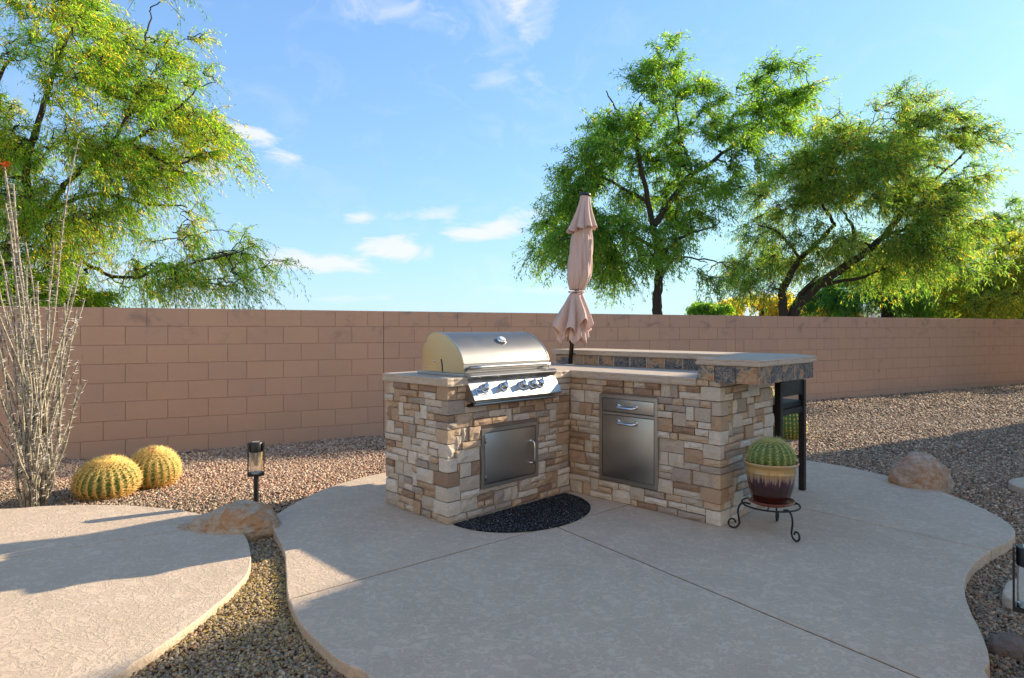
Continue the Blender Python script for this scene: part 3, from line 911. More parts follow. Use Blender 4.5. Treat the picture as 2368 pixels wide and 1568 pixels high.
# inner skin gives the sheet its thickness
vs2 = [(x * .985 - .004, y, z - .004) for x, y, z in vs]; m.add(vs2, [f[::-1] for f in fs])
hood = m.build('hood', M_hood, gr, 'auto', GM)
mb = MB(); mb.box(-.034, -.026, GY0 + .006, GY1 - .006, .960, .966, .001); mb.tube([(-.027, GY0 + .004, 1.0225), (-.027, GY1 - .004, 1.0225)], .0022, 6)
mb.build('hood_seam', M_steel, hood, False, GM)
for y in (GY0, GY1 - .004):
    m = MB(); m.prism([Vector((x, y, z)) for x, z in hoodp], Vector((0, .004, 0)))
    # raised rim following the curve
    m.tube([(x, y + .002, z) for x, z in arc], .0045, 6)
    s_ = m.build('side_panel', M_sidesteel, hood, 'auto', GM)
ys = GY0 - .0015
m = MB(); sp_ = [(-.268 + .012 * math.sin(t * 1.7), 1.045 - .085 * t) for t in [i / 8 for i in range(9)]]
vs = []; fs = []
for x, z in sp_:
    vs += [(x - .006, ys, z), (x + .006, ys, z)]
for i in range(8): fs.append((2 * i, 2 * i + 1, 2 * i + 3, 2 * i + 2))
m.add(vs, fs); m.build('slot', M_dark, hood, False, GM)
m = MB(); m.tube([(-.345, GY0, 1.03), (-.345, GY0 - .008, 1.03)], [.009, .006], 10); m.tube([(-.455, GY0 + .012, .985), (-.455, GY0 + .004, .985)], .005, 8); m.build('bolt', M_chrome, hood, True, GM)
m = MB(); m.prism([Vector((x, GY0 + .01, z)) for x, z in [(-.36, .957), (-.50, .957), (-.50, 1.10), (-.485, 1.14), (-.44, 1.165), (-.40, 1.165)]], Vector((0, GY1 - GY0 - .02, 0)))
m.build('back_housing', M_sidesteel, gr, False, GM)
m = MB(); m.box(-.508, .0, GY0 - .028, GY1 + .022, HC + .001, HC + .018, .002); m.box(-.50, -.01, GY0 + .01, GY1 - .01, .80, HC + .001); m.build('base_flange', M_steel, gr, False, GM)
# hood handle
hy0, hy1 = GY0 + .055, GY1 - .055
m = MB(); m.tube(catmull([(-.022, hy0 - .01, .992), (.012, hy0 - .006, .995), (.034, hy0 + .02, .997), (.036, hy0 + .1, .998), (.036, (hy0 + hy1) / 2, .998), (.036, hy1 - .1, .998), (.034, hy1 - .02, .997), (.012, hy1 + .006, .995), (-.022, hy1 + .01, .992)], False, 4), .0125, 12)
m.build('handle', M_steel, hood, True, GM)
# thermometer
tn = Vector((.62, 0, .78)).normalized(); tc = Vector((-.135, -.60, 1.167))
m = MB(); m.tube([tc - tn * .004, tc + tn * .010, tc + tn * .016, tc + tn * .020, tc + tn * .021], [.036, .035, .031, .027, .001], 24); th_ = m.build('thermometer', M_chrome, hood, 'auto', GM)
m = MB(); m.tube([tc + tn * .0205, tc + tn * .0225], [.024, .024], 24); m.build('dial', plain('dial_face', (.55, .58, .6), .3), th_, False, GM)
# front panel
P = [(-.03, .956), (.020, .958), (.052, .944), (.053, .940), (.030, .925), (.018, .905), (.026, .893), (.088, .800), (.093, .790), (.090, .779), (.078, .776), (-.02, .778)]
py0, py1 = GY0 - .008, GY1 + .006
m = MB(); m.prism([Vector((x, py0, z)) for x, z in P], Vector((0, py1 - py0, 0))); pan = m.build('control_panel', M_steel, gr, 'auto', GM)
pd = Vector((.062, 0, -.093)).normalized(); pn = Vector((.093, 0, .062)).normalized()
def on_panel(y, t):      # t = 0 top of the slanted face, 1 bottom
    return Vector((.026 + .062 * t, y, .893 - .093 * t))
# vent slots under the lip
m = MB(); e0 = Vector((.052, 0, .940)); e1 = Vector((.019, 0, .907)); nn = Vector((.7, 0, -.7)) * .0012
for i in range(74):
    y = py0 + .03 + i * (py1 - py0 - .06) / 74
    if i % 25 == 24: continue
    a = e0.lerp(e1, .30) + nn; b = e0.lerp(e1, .78) + nn
    m.add([(a.x, y + .006, a.z), (a.x, y + .0095, a.z), (b.x, y + .0035, b.z), (b.x, y, b.z)], [(0, 1, 2, 3)])
m.build('vent_slots', M_dark, pan, False, GM, kind='stuff')
for k_ in (.9386, .762, .5845, .480, .402):
    c = on_panel(-k_, .42)
    m = MB(); m.tube([c + pn * .001, c + pn * .008, c + pn * .011], [.034, .033, .028], 24); bz = m.build('knob_bezel', M_chrome, gr, 'auto', GM)
    m = MB(); m.tube([c + pn * .011, c + pn * .016, c + pn * .034, c + pn * .044, c + pn * .048, c + pn * .049], [.019, .024, .0255, .0225, .014, .001], 20)
    m.box(-.0045, .0045, -.022, .022, .040, .056, .002, 0, Matrix.Translation(c) @ pn.to_track_quat('Z', 'Y').to_matrix().to_4x4())
    m.build('knob', M_chrome, gr, 'auto', GM)
m = MB()
for t in (.30, .62): q = on_panel(-.262, t); m.tube([q, q + pn * .004], [.006, .004], 10)
m.build('igniter', M_dark, pan, True, GM)
# name plate with its lettering
pq = Matrix((( 0, pd.x * -1, pn.x, 0), (1, 0, 0, 0), (0, -pd.z, pn.z, 0), (0, 0, 0, 1)))
def on_plate(u_, v_, h): return on_panel(-1.018, .62) + Vector((0, u_, 0)) - pd * v_ + pn * h
M_plate = plain('plate_silver', (.62, .66, .70), .35, .6); M_blue = plain('plate_blue', (.02, .045, .12), .5)
m = MB(); vsx = [on_plate(-.002, -.024, .0012), on_plate(.098, -.024, .0012), on_plate(.098, .024, .0012), on_plate(-.002, .024, .0012)]
m.prism(vsx, pn * .002); pl_ = m.build('name_plate', M_plate, pan, False, GM)
def text_mesh(s, size, u_, v_, name='lettering'):
    cu = bpy.data.curves.new('t', 'FONT'); cu.body = s; cu.size = size; cu.extrude = .0002; cu.offset = size * .02
    to = bpy.data.objects.new('t', cu); col.objects.link(to)
    dg = bpy.context.evaluated_depsgraph_get(); me = bpy.data.meshes.new_from_object(to.evaluated_get(dg)); bpy.data.objects.remove(to)
    o = on_plate(u_, v_, .0036)
    for v in me.vertices:
        q = o + Vector((0, v.co.x, 0)) - pd * v.co.y + pn * v.co.z; v.co = GM @ q
    me.materials.clear(); me.materials.append(M_blue); me.name = name
    ob = bpy.data.objects.new(name, me); col.objects.link(ob); ob.parent = pan
text_mesh('Bullet', .032, .010, -.004)
text_mesh('by Bull', .013, .046, -.020)
m = MB()
for (a, b, c, d) in [(-.002, .001, -.024, .024), (.0, .045, -.0235, -.0215), (.045, .098, -.0235, -.0215), (.045, .098, -.0095, -.0080), (.043, .0455, -.024, -.008)]:
    m.add([on_plate(a, c, .0035), on_plate(b, c, .0035), on_plate(b, d, .0035), on_plate(a, d, .0035)], [(0, 1, 2, 3)])
m.build('plate_border', M_blue, pan, False, GM)
# drip tray below the panel
m = MB(); m.box(-.02, .055, py0 + .045, py1 - .10, .758, .772, .002); m.tube([(.062, py0 + .02, .757), (.062, py1 - .03, .757)], .009, 10); m.build('drip_tray', M_steel, gr, 'auto', GM)
m = MB(); m.box(-.05, .03, py0 + .012, py1 - .012, .740, .757); m.build('tray_gap', M_dark, gr, False, GM)

# ------------------------------------------------------------------ umbrella
def umbrella():
    base = L(-.42, .50, HC)
    root = thing('patio_umbrella', 'closed faded pink patio umbrella standing in the counter corner', 'umbrella', base)
    top = Vector((.135, -.02, 2.445 - HC))
    def ax(z):      # z above the counter
        return Vector((top.x * z / top.z, top.y * z / top.z, z))
    m, g, bs, out = new_mat('umbrella_cloth'); co = obj_co(g)
    w = g.noise(g.mapping(co, (1, 1, .35)), 6, 4, .6); f = g.noise(g.mapping(co, (1, 1, 1)), 420, 2, .5)
    c = g.mix(w, (.68, .50, .44), (.78, .61, .54))
    tr = g.n('ShaderNodeBsdfTranslucent', ins={'Color': (.55, .33, .27, 1)}); mx = g.n('ShaderNodeMixShader', ins={0: .22})
    setp(g, bs, color=c, rough=.9, spec=.1, normal=bump(g, f, .15, .001))
    g.t.links.new(bs.outputs[0], mx.inputs[1]); g.t.links.new(tr.outputs[0], mx.inputs[2]); g.t.links.new(mx.outputs[0], out.inputs[0])
    M_cloth = m
    mb = MB(); mb.tube([ax(0), ax(.25), ax(.8), ax(top.z - .03)], .0195, 14); mb.build('pole', M_bronze, root, True)
    mb = MB(); mb.lathe([(.001, .010), (.036, .010), (.040, .006), (.041, .001)], 24); mb.build('base_ring', plain('brass_ring', (.62, .50, .38), .4), root, True)
    mb = MB(); mb.tube([ax(.19), ax(.26)], [.024, .024], 14); q = ax(.10) + Vector((.018, -.015, 0)); mb.tube([q, q + Vector((.02, -.012, 0))], .006, 8); mb.build('pole_collar', M_black, root, True)
    NT = 160
    def cloth(name, rows, fr, fz, tw, th=.0):
        vs = []; fs = []
        for i in range(rows + 1):
            s = i / rows
            for k in range(NT):
                t = 2 * math.pi * k / NT
                r = fr(s, t); z = fz(s, t); tt = t + tw(s)
                c_ = ax(z); vs.append((c_.x + r * math.cos(tt), c_.y + r * math.sin(tt), z))
        for i in range(rows):
            for k in range(NT):
                k2 = (k + 1) % NT; fs.append((i * NT + k, i * NT + k2, (i + 1) * NT + k2, (i + 1) * NT + k))
        o = mesh_obj(name, vs, fs, M_cloth, root, True)
        md = o.modifiers.new('t', 'SOLIDIFY'); md.thickness = .002
        return o
    def fold(t, n, ph, sharp=1.0):
        x = abs(math.sin(n * t / 2 + ph)); return x ** sharp
    T = top.z
    irr = [random.uniform(.7, 1.25) for _ in range(9)]
    def irf(t): 
        k = (t / (2 * math.pi) * 8) % 8; i = int(k); f_ = k - i; return irr[i % 8] * (1 - f_) + irr[(i + 1) % 8] * f_
    # top vent
    zt, zb = T - .02, T - .315
    cloth('vent_flap', 22, lambda s, t: (.040 + .060 * s ** 1.35) * (1 + (-.26 + .66 * fold(t, 8, .4, .9)) * s * irf(t)),
          lambda s, t: zt + (zb - zt) * s - .020 * s * fold(t, 9, .4) * irf(t) + .02 * s * math.sin(t + 2), lambda s: .2 * s)
    # rolled body from under the vent to the tie
    z0, z1 = T - .22, 1.575 - HC + .02
    def rb(s, t):
        R_ = .075 + .035 * math.sin(min(1, s * 1.25) * math.pi * .5) if s < .8 else .11 - (.11 - .064) * ((s - .8) / .2) ** 1.3
        wrap = (t / (2 * math.pi) + .33 * s) % 1.0
        step_ = .022 * (1 - wrap) * math.sin(min(1, s * 1.05) * math.pi) ** .6
        w2 = ((t + 2.2) / (2 * math.pi) - .18 * s) % 1.0
        return R_ * .76 + step_ + .013 * (1 - w2) * s + (.007 * math.sin(7 * t + 5 * s) + .004 * math.sin(13 * t - 9 * s)) * min(1, 4 * (1 - s) + .3) + .007 * s ** 3 * math.sin(17 * t)
    cloth('canopy', 46, rb, lambda s, t: z0 + (z1 - z0) * s, lambda s: .5 * s)
    # flared skirt beneath the tie
    z2 = 1.565 - HC; 
    def zs(s, t): return z2 - s * (.27 + .13 * (1 - fold(t, 8, .9)) + .035 * math.sin(2 * t + 1)) - .02 * s * math.sin(5 * t)
    def rk(s, t):
        f_ = fold(t, 8, .9, 1.1)
        return .054 + (.125 * s ** .95) * (.38 + .74 * f_ * irf(t)) + .006 * math.sin(24 * t) * s
    cloth('canopy_skirt', 34, rk, zs, lambda s: .35 * math.sin(s * 2))
    def rk2(s, t): return .055 + .085 * s * (.55 + .45 * fold(t, 11, .2)) + .006 * math.sin(31 * t) * s
    cloth('canopy_lining', 20, rk2, lambda s, t: z2 - .03 - s * (.38 + .03 * math.sin(6 * t)), lambda s: .3 * s)
    mb = MB()
    pts = [ax(z2 + .012 + .004 * math.sin(3 * t)) + Vector((.0685 * math.cos(t), .0685 * math.sin(t), 0)) for t in [i * math.pi / 16 for i in range(33)]]
    mb.tube(pts, .0065, 6); q = ax(z2 + .01) + Vector((.02, -.072, 0))
    for s_ in (-1, 1): mb.tube([q, q + Vector((.018 * s_, -.008, .006)), q + Vector((.026 * s_, -.006, -.02))], [.006, .006, .003], 6)
    mb.build('tie', M_cloth, root, True)
    mb = MB(); mb.tube([ax(T - .032), ax(T - .012), ax(T - .004), ax(T + .001)], [.047, .047, .038, .001], 20); mb.build('cap', M_black, root, True)
umbrella()

# ------------------------------------------------------------------ door mat
def door_mat():
    a0 = .035; cb = -.64; rad = .545; dep = .50
    pts = [(a0, cb - rad), (a0, cb + rad)]
    out = []
    for i in range(41):
        t = math.pi * i / 40; out.append((a0 + dep * math.sin(t) ** .86, cb - rad * math.cos(t)))
    mt, g, bs, _ = new_mat('recycled_rubber'); co = obj_co(g)
    sp = g.noise(g.mapping(co, (1, 1, 1)), 85, 2, .5); sp2 = g.noise(g.mapping(co, (1.0, 3.0, 1), (0, 0, .6)), 70, 2, .5)
    x = g.math('ADD', g.ramp(sp, [(.625, 0), (.66, 1)]), g.ramp(sp2, [(.64, 0), (.67, 1)]), clamp=True)
    c = g.mix(x, (.006, .008, .011), (.30, .30, .28))
    setp(g, bs, color=c, rough=.85, spec=.2, normal=bump(g, g.noise(co, 90, 4, .7), .9, .006))
    w = []
    for i, p in enumerate(out):
        w.append(Vector((p[0], p[1], 0)))
    n = 60
    for i in range(1, n): w.append(Vector((a0 + .004 * math.sin(i * 1.9), cb + rad - 2 * rad * i / n, 0)))
    vs, fs = slab_mesh(w, [(0, .0015), (0, .009), (.004, .012), (.012, .012), (.016, .010)])
    root = thing('door_mat', 'black half-round rubber mat lying on the patio before the grill', 'mat', ISL, TH - R(90))
    mesh_obj('rubber_sheet', vs, fs, mt, root)
    m = MB()
    # raised fan lines
    for k in range(1, 6):
        rr = k / 6.2
        pts = [(a0 + .02 + dep * .93 * rr * math.sin(math.pi * i / 30) ** .86, cb - rad * .95 * rr * math.cos(math.pi * i / 30), .0105) for i in range(1, 30)]
        m.tube(pts, .0045, 5)
    m.build('raised_arcs', mt, root)
door_mat()

# ------------------------------------------------------------------ bar stool
def stool():
    root = thing('bar_stool', 'tall dark woven bar stool pushed under the bar overhang', 'stool', L(0, 0, 0), TH - R(90))
    m, g, bs, _ = new_mat('woven_resin'); co = obj_co(g)
    wv = g.n('ShaderNodeTexWave', bands_direction='Z', ins={'Vector': co, 'Scale': 42.0, 'Distortion': 1.2}).outputs['Fac']
    wx = g.n('ShaderNodeTexWave', bands_direction='DIAGONAL', ins={'Vector': co, 'Scale': 60.0, 'Distortion': .6}).outputs['Fac']
    h = g.math('MULTIPLY', wv, wx)
    setp(g, bs, color=g.mix(h, (.004, .0035, .0035), (.022, .017, .015)), rough=.45, spec=.5, normal=bump(g, h, .8, .004))
    M_w = m
    # visible side plane at x = 1.24 ; y from .86 to 1.31
    x1 = 1.25; x0 = x1 - .44; ya, yb = .875, 1.315
    for x, y in ((x1, yb), (x1, ya), (x0, yb), (x0, ya)):
        sx = .012 if x == x1 else -.012
        mb = MB(); mb.box(-.022, .022, -.022, .022, 0, .86 if x == x1 else .66, .004)
        o = mb.build('leg', M_w, root)
        o.location = (x, y, .001); o.rotation_euler = (0, 0, 0)
    mb = MB(); mb.box(x0 - .02, x1 + .0, ya - .02, yb + .02, .655, .70, .010); mb.build('seat', M_w, root)
    mb = MB(); mb.box(x1 - .018, x1 + .012, ya + .022, yb - .022, .612, .656, .003); mb.box(x0 + .022, x1 - .022, ya - .015, ya + .015, .612, .656, .003); mb.build('seat_rail', M_w, root)
    # woven back with rounded lower corners
    poly = []
    yc0, yc1 = ya + .022, yb - .022; zb_, zt_ = .752, 1.0
    pts = [(yc0, zb_), (yc1 - .05, zb_)] + [(yc1 - .05 + .05 * math.sin(t), zb_ - .05 + .05 * math.cos(t)) for t in (.4, .8, 1.2, 1.57)]
    pts += [(yc1, zt_), (yc0, zt_)]
    mb = MB(); mb.prism([Vector((x1 - .012, y, z)) for y, z in pts], Vector((.026, 0, 0))); mb.build('backrest', M_w, root)
    mb = MB(); 
    for y in (ya, yb): mb.box(x0, x1, y - .012, y + .012, .24, .268, .003)
    mb.box(x0 - .012, x0 + .012, ya, yb, .26, .288, .003); mb.build('foot_rail', M_w, root)
stool()

# ------------------------------------------------------------------ rocks
def rock_mat(name, c0, c1, c2, sc=4):
    m, g, bs, _ = new_mat(name); co = obj_co(g)
    a = g.noise(co, sc, 5, .65, .8); b = g.noise(g.mapping(co, (1, 1, 2.4), (0, .4, .3)), sc * 2.2, 6, .7, 1.0); d = g.noise(co, 60, 4, .75)
    c = g.mix(g.ramp(b, [(.35, 0), (.6, 1)]), c0, c1)
    c = g.mix(g.ramp(a, [(.50, 0), (.58, .85)]), c, c2)
    c = g.mix(g.ramp(d, [(.30, .6), (.42, 0)]), c, [x * .35 for x in c0])
    setp(g, bs, color=c, rough=.88, spec=.25, normal=bump(g, g.math('ADD', g.math('MULTIPLY', b, 1.0), g.math('MULTIPLY', d, .5)), .9, .014))
    return m
def rock(name, label, loc, size, fn, mat, seed, group=None, rz=0):
    bm = bmesh.new(); bmesh.ops.create_icosphere(bm, subdivisions=6, radius=1)
    for v in bm.verts:
        p = v.co.copy(); n = p.normalized()
        q = fn(p)
        nn = mnoise.fractal(p * 1.3 + Vector((seed, 0, 0)), 1, 2, 4) * .12 + mnoise.noise(p * 4 + Vector((0, seed, 0))) * .03 + mnoise.noise(p * 11 + Vector((0, seed, 3))) * .018 + abs(mnoise.noise(p * 5.3 + Vector((seed, 4, 0)))) * -.05 + mnoise.noise(p * 27) * .007
        # broad facets as a weathered boulder has
        q = q + n * nn
        v.co = Vector((q.x * size[0], q.y * size[1], q.z * size[2]))
    me = bpy.data.meshes.new(name); bm.to_mesh(me); bm.free(); me.materials.append(mat)
    me.polygons.foreach_set('use_smooth', [True] * len(me.polygons))
    o = bpy.data.objects.new(name, me); col.objects.link(o); o.location = loc; o.rotation_euler = (0, 0, rz)
    tag(o, label, 'rock', group); return o
def fn_long(p):
    # long low boulder: high blunt right end, thin left tail
    t = (p.x + 1) / 2
    hz = .30 + .75 * max(0, min(1, (t - .05) / .55)) ** 1.1
    return Vector((p.x, p.y * (.55 + .5 * t), (p.z if p.z > -.5 else -.5) * hz))
M_rock1 = rock_mat('pale_boulder', (.38, .29, .20), (.52, .42, .31), (.46, .24, .11), 7)
M_rock2 = rock_mat('banded_boulder', (.36, .24, .17), (.52, .42, .33), (.42, .24, .13), 6)
ra = gp(395, 1222); rb_ = gp(640, 1215)
rc = (ra + rb_) / 2
rock('boulder', 'long low tan boulder with orange stains lying between the path and the patio', (rc.x + .01, rc.y + .03, .0), ((rb_ - ra).length / 2 - .01, .22, .155), fn_long, M_rock1, 2.3, None, math.atan2(rb_.y - ra.y, rb_.x - ra.x))
def fn_round(p):
    q = Vector((p.x, p.y, p.z))
    if q.z < -.45: q.z = -.45
    q.x *= 1 - .10 * max(0, q.z); return q
rr = gp(2142, 1128)
rock('boulder', 'round banded brown and grey boulder at the right edge of the patio', (rr.x + .02, rr.y + .12, .045), (.212, .19, .205), fn_round, M_rock2, 7.7)
rr = gp(2352, 1508, -.05)
rock('small_rock', 'small grey-brown rock in the gravel beside the near black path light', (rr.x, rr.y + .02, -.045), (.10, .075, .05), fn_round, rock_mat('brown_rock', (.16, .12, .095), (.22, .17, .14), (.19, .13, .10), 6), 4.1)

# ------------------------------------------------------------------ cacti
def body_mat(name, c0, c1):
    m, g, bs, _ = new_mat(name); co = obj_co(g)
    n = g.noise(co, 20, 3)
    setp(g, bs, color=g.mix(n, c0, c1), rough=.5, spec=.4); return m
M_cact = body_mat('cactus_skin', (.06, .14, .025), (.11, .21, .04))
M_cact2 = body_mat('cactus_skin_pot', (.06, .14, .03), (.10, .20, .05))
def spine_mat(name, c, tr=.0):
    m, g, bs, out = new_mat(name); r = g.n('ShaderNodeAttribute', attribute_name='tint').outputs['Color']
    setp(g, bs, color=g.mix(.85, c, r, 'MULTIPLY'), rough=.5, spec=.3)
    return m
M_spine = spine_mat('golden_spines', (.92, .66, .22)); M_spine2 = spine_mat('pale_spines', (.62, .64, .26))
def barrel(loc, r, h, label, mat=M_cact, sm=M_spine, ribs=24, areoles=19, spl=.052, nsp=9, tiltx=0, rz=0, name='barrel_cactus', group='golden barrel cacti', fuzzy=False, wid=.0032):
    root = thing(name, label, 'cactus', loc, rz, group)
    root.rotation_euler = (tiltx, 0, rz)
    NT = ribs * 6; NS = 22
    def prof(s):      # s 0 bottom .. 1 top
        ph = -1.15 + s * (math.pi / 2 + 1.15)
        rr = r * math.cos(ph) ** .82 if math.cos(ph) > 0 else 0
        return rr, h * .42 + h * .58 * math.sin(ph) * (1 if ph > 0 else .75)
    vs = []; fs = []
    for i in range(NS + 1):
        s = i / NS; rr, z = prof(min(s, .999)); dip = 0
        if s > .9: z -= h * .05 * ((s - .9) / .1) ** 1.5
        for k in range(NT):
            t = 2 * math.pi * k / NT; rib = abs(math.cos(ribs * t / 2)) ** .8
            q = rr * (.84 + .16 * rib); vs.append((q * math.cos(t), q * math.sin(t), z - (1 - rib) * .01 * (s > .7)))
    for i in range(NS):
        for k in range(NT):
            k2 = (k + 1) % NT; fs.append((i * NT + k, i * NT + k2, (i + 1) * NT + k2, (i + 1) * NT + k))
    fs.append(tuple(NS * NT + k for k in range(NT)))
    mesh_obj('body', vs, fs, mat, root, True)
    P = []; D = []; Ln = []; C = []
    for k in range(ribs):
        t = 2 * math.pi * (k) / ribs
        for a in range(areoles):
            s = (a + .5 + random.uniform(-.15, .15)) / areoles
            rr, z = prof(s); rr2, z2 = prof(min(1, s + .02))
            n = Vector((z2 - z, 0, -(rr2 - rr))); n.normalize() if n.length > 0 else None
            nrm = Vector((n.x * math.cos(t), n.x * math.sin(t), n.z)); tan = Vector((-math.sin(t), math.cos(t), 0)); up = nrm.cross(tan)
            base = Vector((rr * .995 * math.cos(t), rr * .995 * math.sin(t), z - (h * .05 * ((s - .9) / .1) ** 1.5 if s > .9 else 0)))
            if s < .12 and random.random() < .3: continue
            old = 1 - min(1, max(0, (s - .15) / .5))
            for q in range(nsp):
                an = 2 * math.pi * (q + random.random() * .6) / nsp
                out = random.uniform(.35, .8) if q else 1.4
                d = (nrm * out + tan * math.cos(an) + up * (math.sin(an)) * -1)
                if fuzzy: d.z -= .1
                d.normalize(); P.append(base); D.append(d); Ln.append(spl * random.uniform(.65, 1.15) * (1.25 if s > .8 else 1))
                v = random.uniform(.75, 1.15); C.append((v * (1 - .12 * old), v * (1 - .30 * old), v * (1 - .35 * old)))
    # crown wool and crowded spines
    for q in range(int(420 * (r / .26) ** 1)):
        a = random.uniform(0, 2 * math.pi); rr = r * .34 * math.sqrt(random.random()); rz_, zt = prof(.999)
        P.append(Vector((rr * math.cos(a), rr * math.sin(a), h * .97))); D.append(Vector((math.cos(a) * .7, math.sin(a) * .7, random.uniform(.5, 1.6))).normalized()); Ln.append(spl * random.uniform(.6, 1.2)); C.append((1.15, 1.1, .9))
    P = np.array(P); D = np.array(D); Ln = np.array(Ln)[:, None]; C = np.array(C); n = len(P)
    ref = rng.normal(size=(n, 3)); S1 = np.cross(D, ref); S1 /= np.linalg.norm(S1, axis=1, keepdims=True); S2 = np.cross(D, S1)
    V = np.stack([P + S1 * wid, P - S1 * wid * .5 + S2 * wid * .87, P - S1 * wid * .5 - S2 * wid * .87, P + D * Ln + np.array([0, 0, -.12]) * Ln * (1.0 if fuzzy else .4)], 1).reshape(-1, 3)
    F = (np.array([[0, 1, 3], [1, 2, 3], [2, 0, 3]])[None] + (np.arange(n) * 4)[:, None, None]).reshape(-1, 3)
    np_mesh('spines', V, F, sm, root, kind='stuff', colors=np.repeat(C, 4, 0))
    return root
p = gp(248, 1150, -.06)
c1 = barrel((p.x - .085, p.y + .14, -.085), .222, .285, 'wide golden barrel cactus in the gravel bed, the nearer of the left pair', rz=.2, areoles=16, tiltx=R(6))
p = gp(360, 1128, -.07)
c2 = barrel((p.x - .11, p.y + .16, -.085), .196, .300, 'golden barrel cactus with reddish buds on top, behind the wider one at the left', rz=.5, ribs=22, tiltx=R(7))
mb = MB()
for i in range(7):
    a = random.uniform(0, 6.28); q = .05 * random.random(); mb.tube([(q * math.cos(a), q * math.sin(a), .29), (q * math.cos(a) * 1.1, q * math.sin(a) * 1.1, .325)], [.010, .013], 6)
mb.build('buds', plain('dried_buds', (.40, .14, .06), .8), c2)
barrel((dp(1829, 1000, 7.6).x, 7.6, -.10), .175, .42, 'backlit golden barrel cactus seen beneath the seat of the dark bar stool', areoles=13, spl=.03, nsp=5, rz=.1, tiltx=R(-4))
barrel((dp(1793, 1000, 7.75).x, 7.85, -.10), .14, .34, 'smaller golden barrel cactus left of the one beneath the bar stool', areoles=11, spl=.03, nsp=5, rz=.1)
barrel((dp(1775, 1000, 8.2).x, 8.4, -.10), .20, .62, 'tallest barrel cactus with only its yellow tip above the bar stool seat', areoles=14, spl=.04, nsp=5, rz=.4)

# potted cactus on a wrought iron stand
foot = [gp(1693, 1223), gp(1842, 1256), gp(1797, 1207)]
SC = Vector((1.602, 3.905, 0))
def plant_stand():
    root = thing('plant_stand', 'low black wrought iron stand with scrolled legs under the potted cactus', 'plant stand', SC)
    H = .168; RR = .168
    m = MB(); m.tube([(RR * math.cos(t), RR * math.sin(t), H) for t in [i * math.pi / 24 for i in range(49)]], .0055, 8, 0, False); m.build('ring', M_iron, root, True)
    m = MB()
    for t in (0, 2.1, 4.2): m.tube([(RR * math.cos(t), RR * math.sin(t), H), (0, 0, H - .004)], .004, 6)
    m.build('cross_bars', M_iron, root, True)
    for f in foot:
        d = Vector((f.x - SC.x, f.y - SC.y, 0)); n = d.normalized(); ext = max(d.length, .2)
        pts = []
        def pt(r_, z_): return n * r_ + Vector((0, 0, z_))
        R0 = RR - .03
        cc = ext - .045
        pts = [pt(R0 - .02, H - .006), pt(R0 + .02, H + .001), pt(R0 + .045, H - .018), pt(R0 + .055, H - .055), pt(R0 + .050, .075), pt(R0 + .045, .045)]
        sx = R0 + .085; sz = .043
        for i in range(16):
            an = math.pi + .15 + i * .42; rad = .038 * (1 - i / 24)
            pts.append(pt(sx + rad * math.cos(an), sz + rad * math.sin(an)))
        m = MB(); m.tube(catmull(pts, False, 3), .0058, 8); o = m.build('leg', M_iron, root, True)
    return H
H_ST = plant_stand()
def pot():
    z0 = H_ST + .0055
    root = thing('flower_pot', 'glazed planter pot, tan rim dripping into dark brown, on its saucer', 'pot', SC + Vector((0, 0, z0)))
    m, g, bs, _ = new_mat('drip_glaze'); co = obj_co(g)
    s = g.n('ShaderNodeSeparateXYZ', ins={0: co}); ang = g.math('ARCTAN2', s.outputs[1], s.outputs[0])
    v = g.n('ShaderNodeCombineXYZ', ins={0: g.math('MULTIPLY', ang, 8.0), 1: 0.0, 2: g.math('MULTIPLY', s.outputs[2], 3.0)}).outputs[0]
    st = g.noise(v, 1.6, 3, .6); fl = g.math('MULTIPLY', g.math('COSINE', g.math('MULTIPLY', ang, 20.0)), .012)
    zz = g.math('ADD', s.outputs[2], g.math('ADD', g.math('MULTIPLY', g.math('SUBTRACT', st, .5), .16), fl))
    c = g.ramp(g.math('DIVIDE', zz, .30, clamp=True), [(.0, (.055, .012, .006)), (.36, (.035, .008, .008)), (.50, (.05, .018, .030)), (.56, (.26, .17, .15)), (.62, (.33, .21, .09)), (.72, (.42, .27, .10)), (1, (.44, .29, .12))])
    setp(g, bs, color=c, rough=.18, spec=.6, normal=bump(g, st, .12, .004)); bs.inputs['Coat Weight'].default_value = .5
    def flute(r, z, t):
        if .06 < z < .185: k = math.sin((z - .06) / .125 * math.pi) ** .6; return r * (1 - .022 * k * abs(math.cos(10 * t)) ** 3)
        return r
    pr = [(.001, .014), (.092, .014), (.100, .022), (.118, .06), (.133, .11), (.141, .16), (.1425, .190), (.148, .200), (.1455, .212), (.1455, .232), (.158, .246), (.163, .256), (.160, .263), (.153, .262), (.146, .250), (.138, .236), (.001, .236)]
    mb = MB(); mb.lathe(pr, 120, 0, (0, 0, 0), flute); mb.build('bowl', m, root, 'auto')
    mb = MB(); mb.lathe([(.001, .0), (.105, .0), (.128, .010), (.140, .024), (.136, .027), (.122, .016), (.001, .012)], 64)
    ms = plain('saucer_glaze', (.20, .055, .025), .25); mb.build('saucer', ms, root, 'auto')
    mb = MB(); mb.lathe([(.001, .244), (.06, .245), (.143, .238)], 40); mb.build('soil', plain('potting_soil', (.05, .035, .025), .95, bumpk=(80, .8, .01)), root)
    return z0
zp = pot()
barrel(SC + Vector((.004, 0, zp + .20)), .134, .190, 'round green barrel cactus with pale curved spines growing in the glazed pot', M_cact2, M_spine2, 19, 15, .040, 9, 0, .3, 'potted_cactus', None, True, .0011)

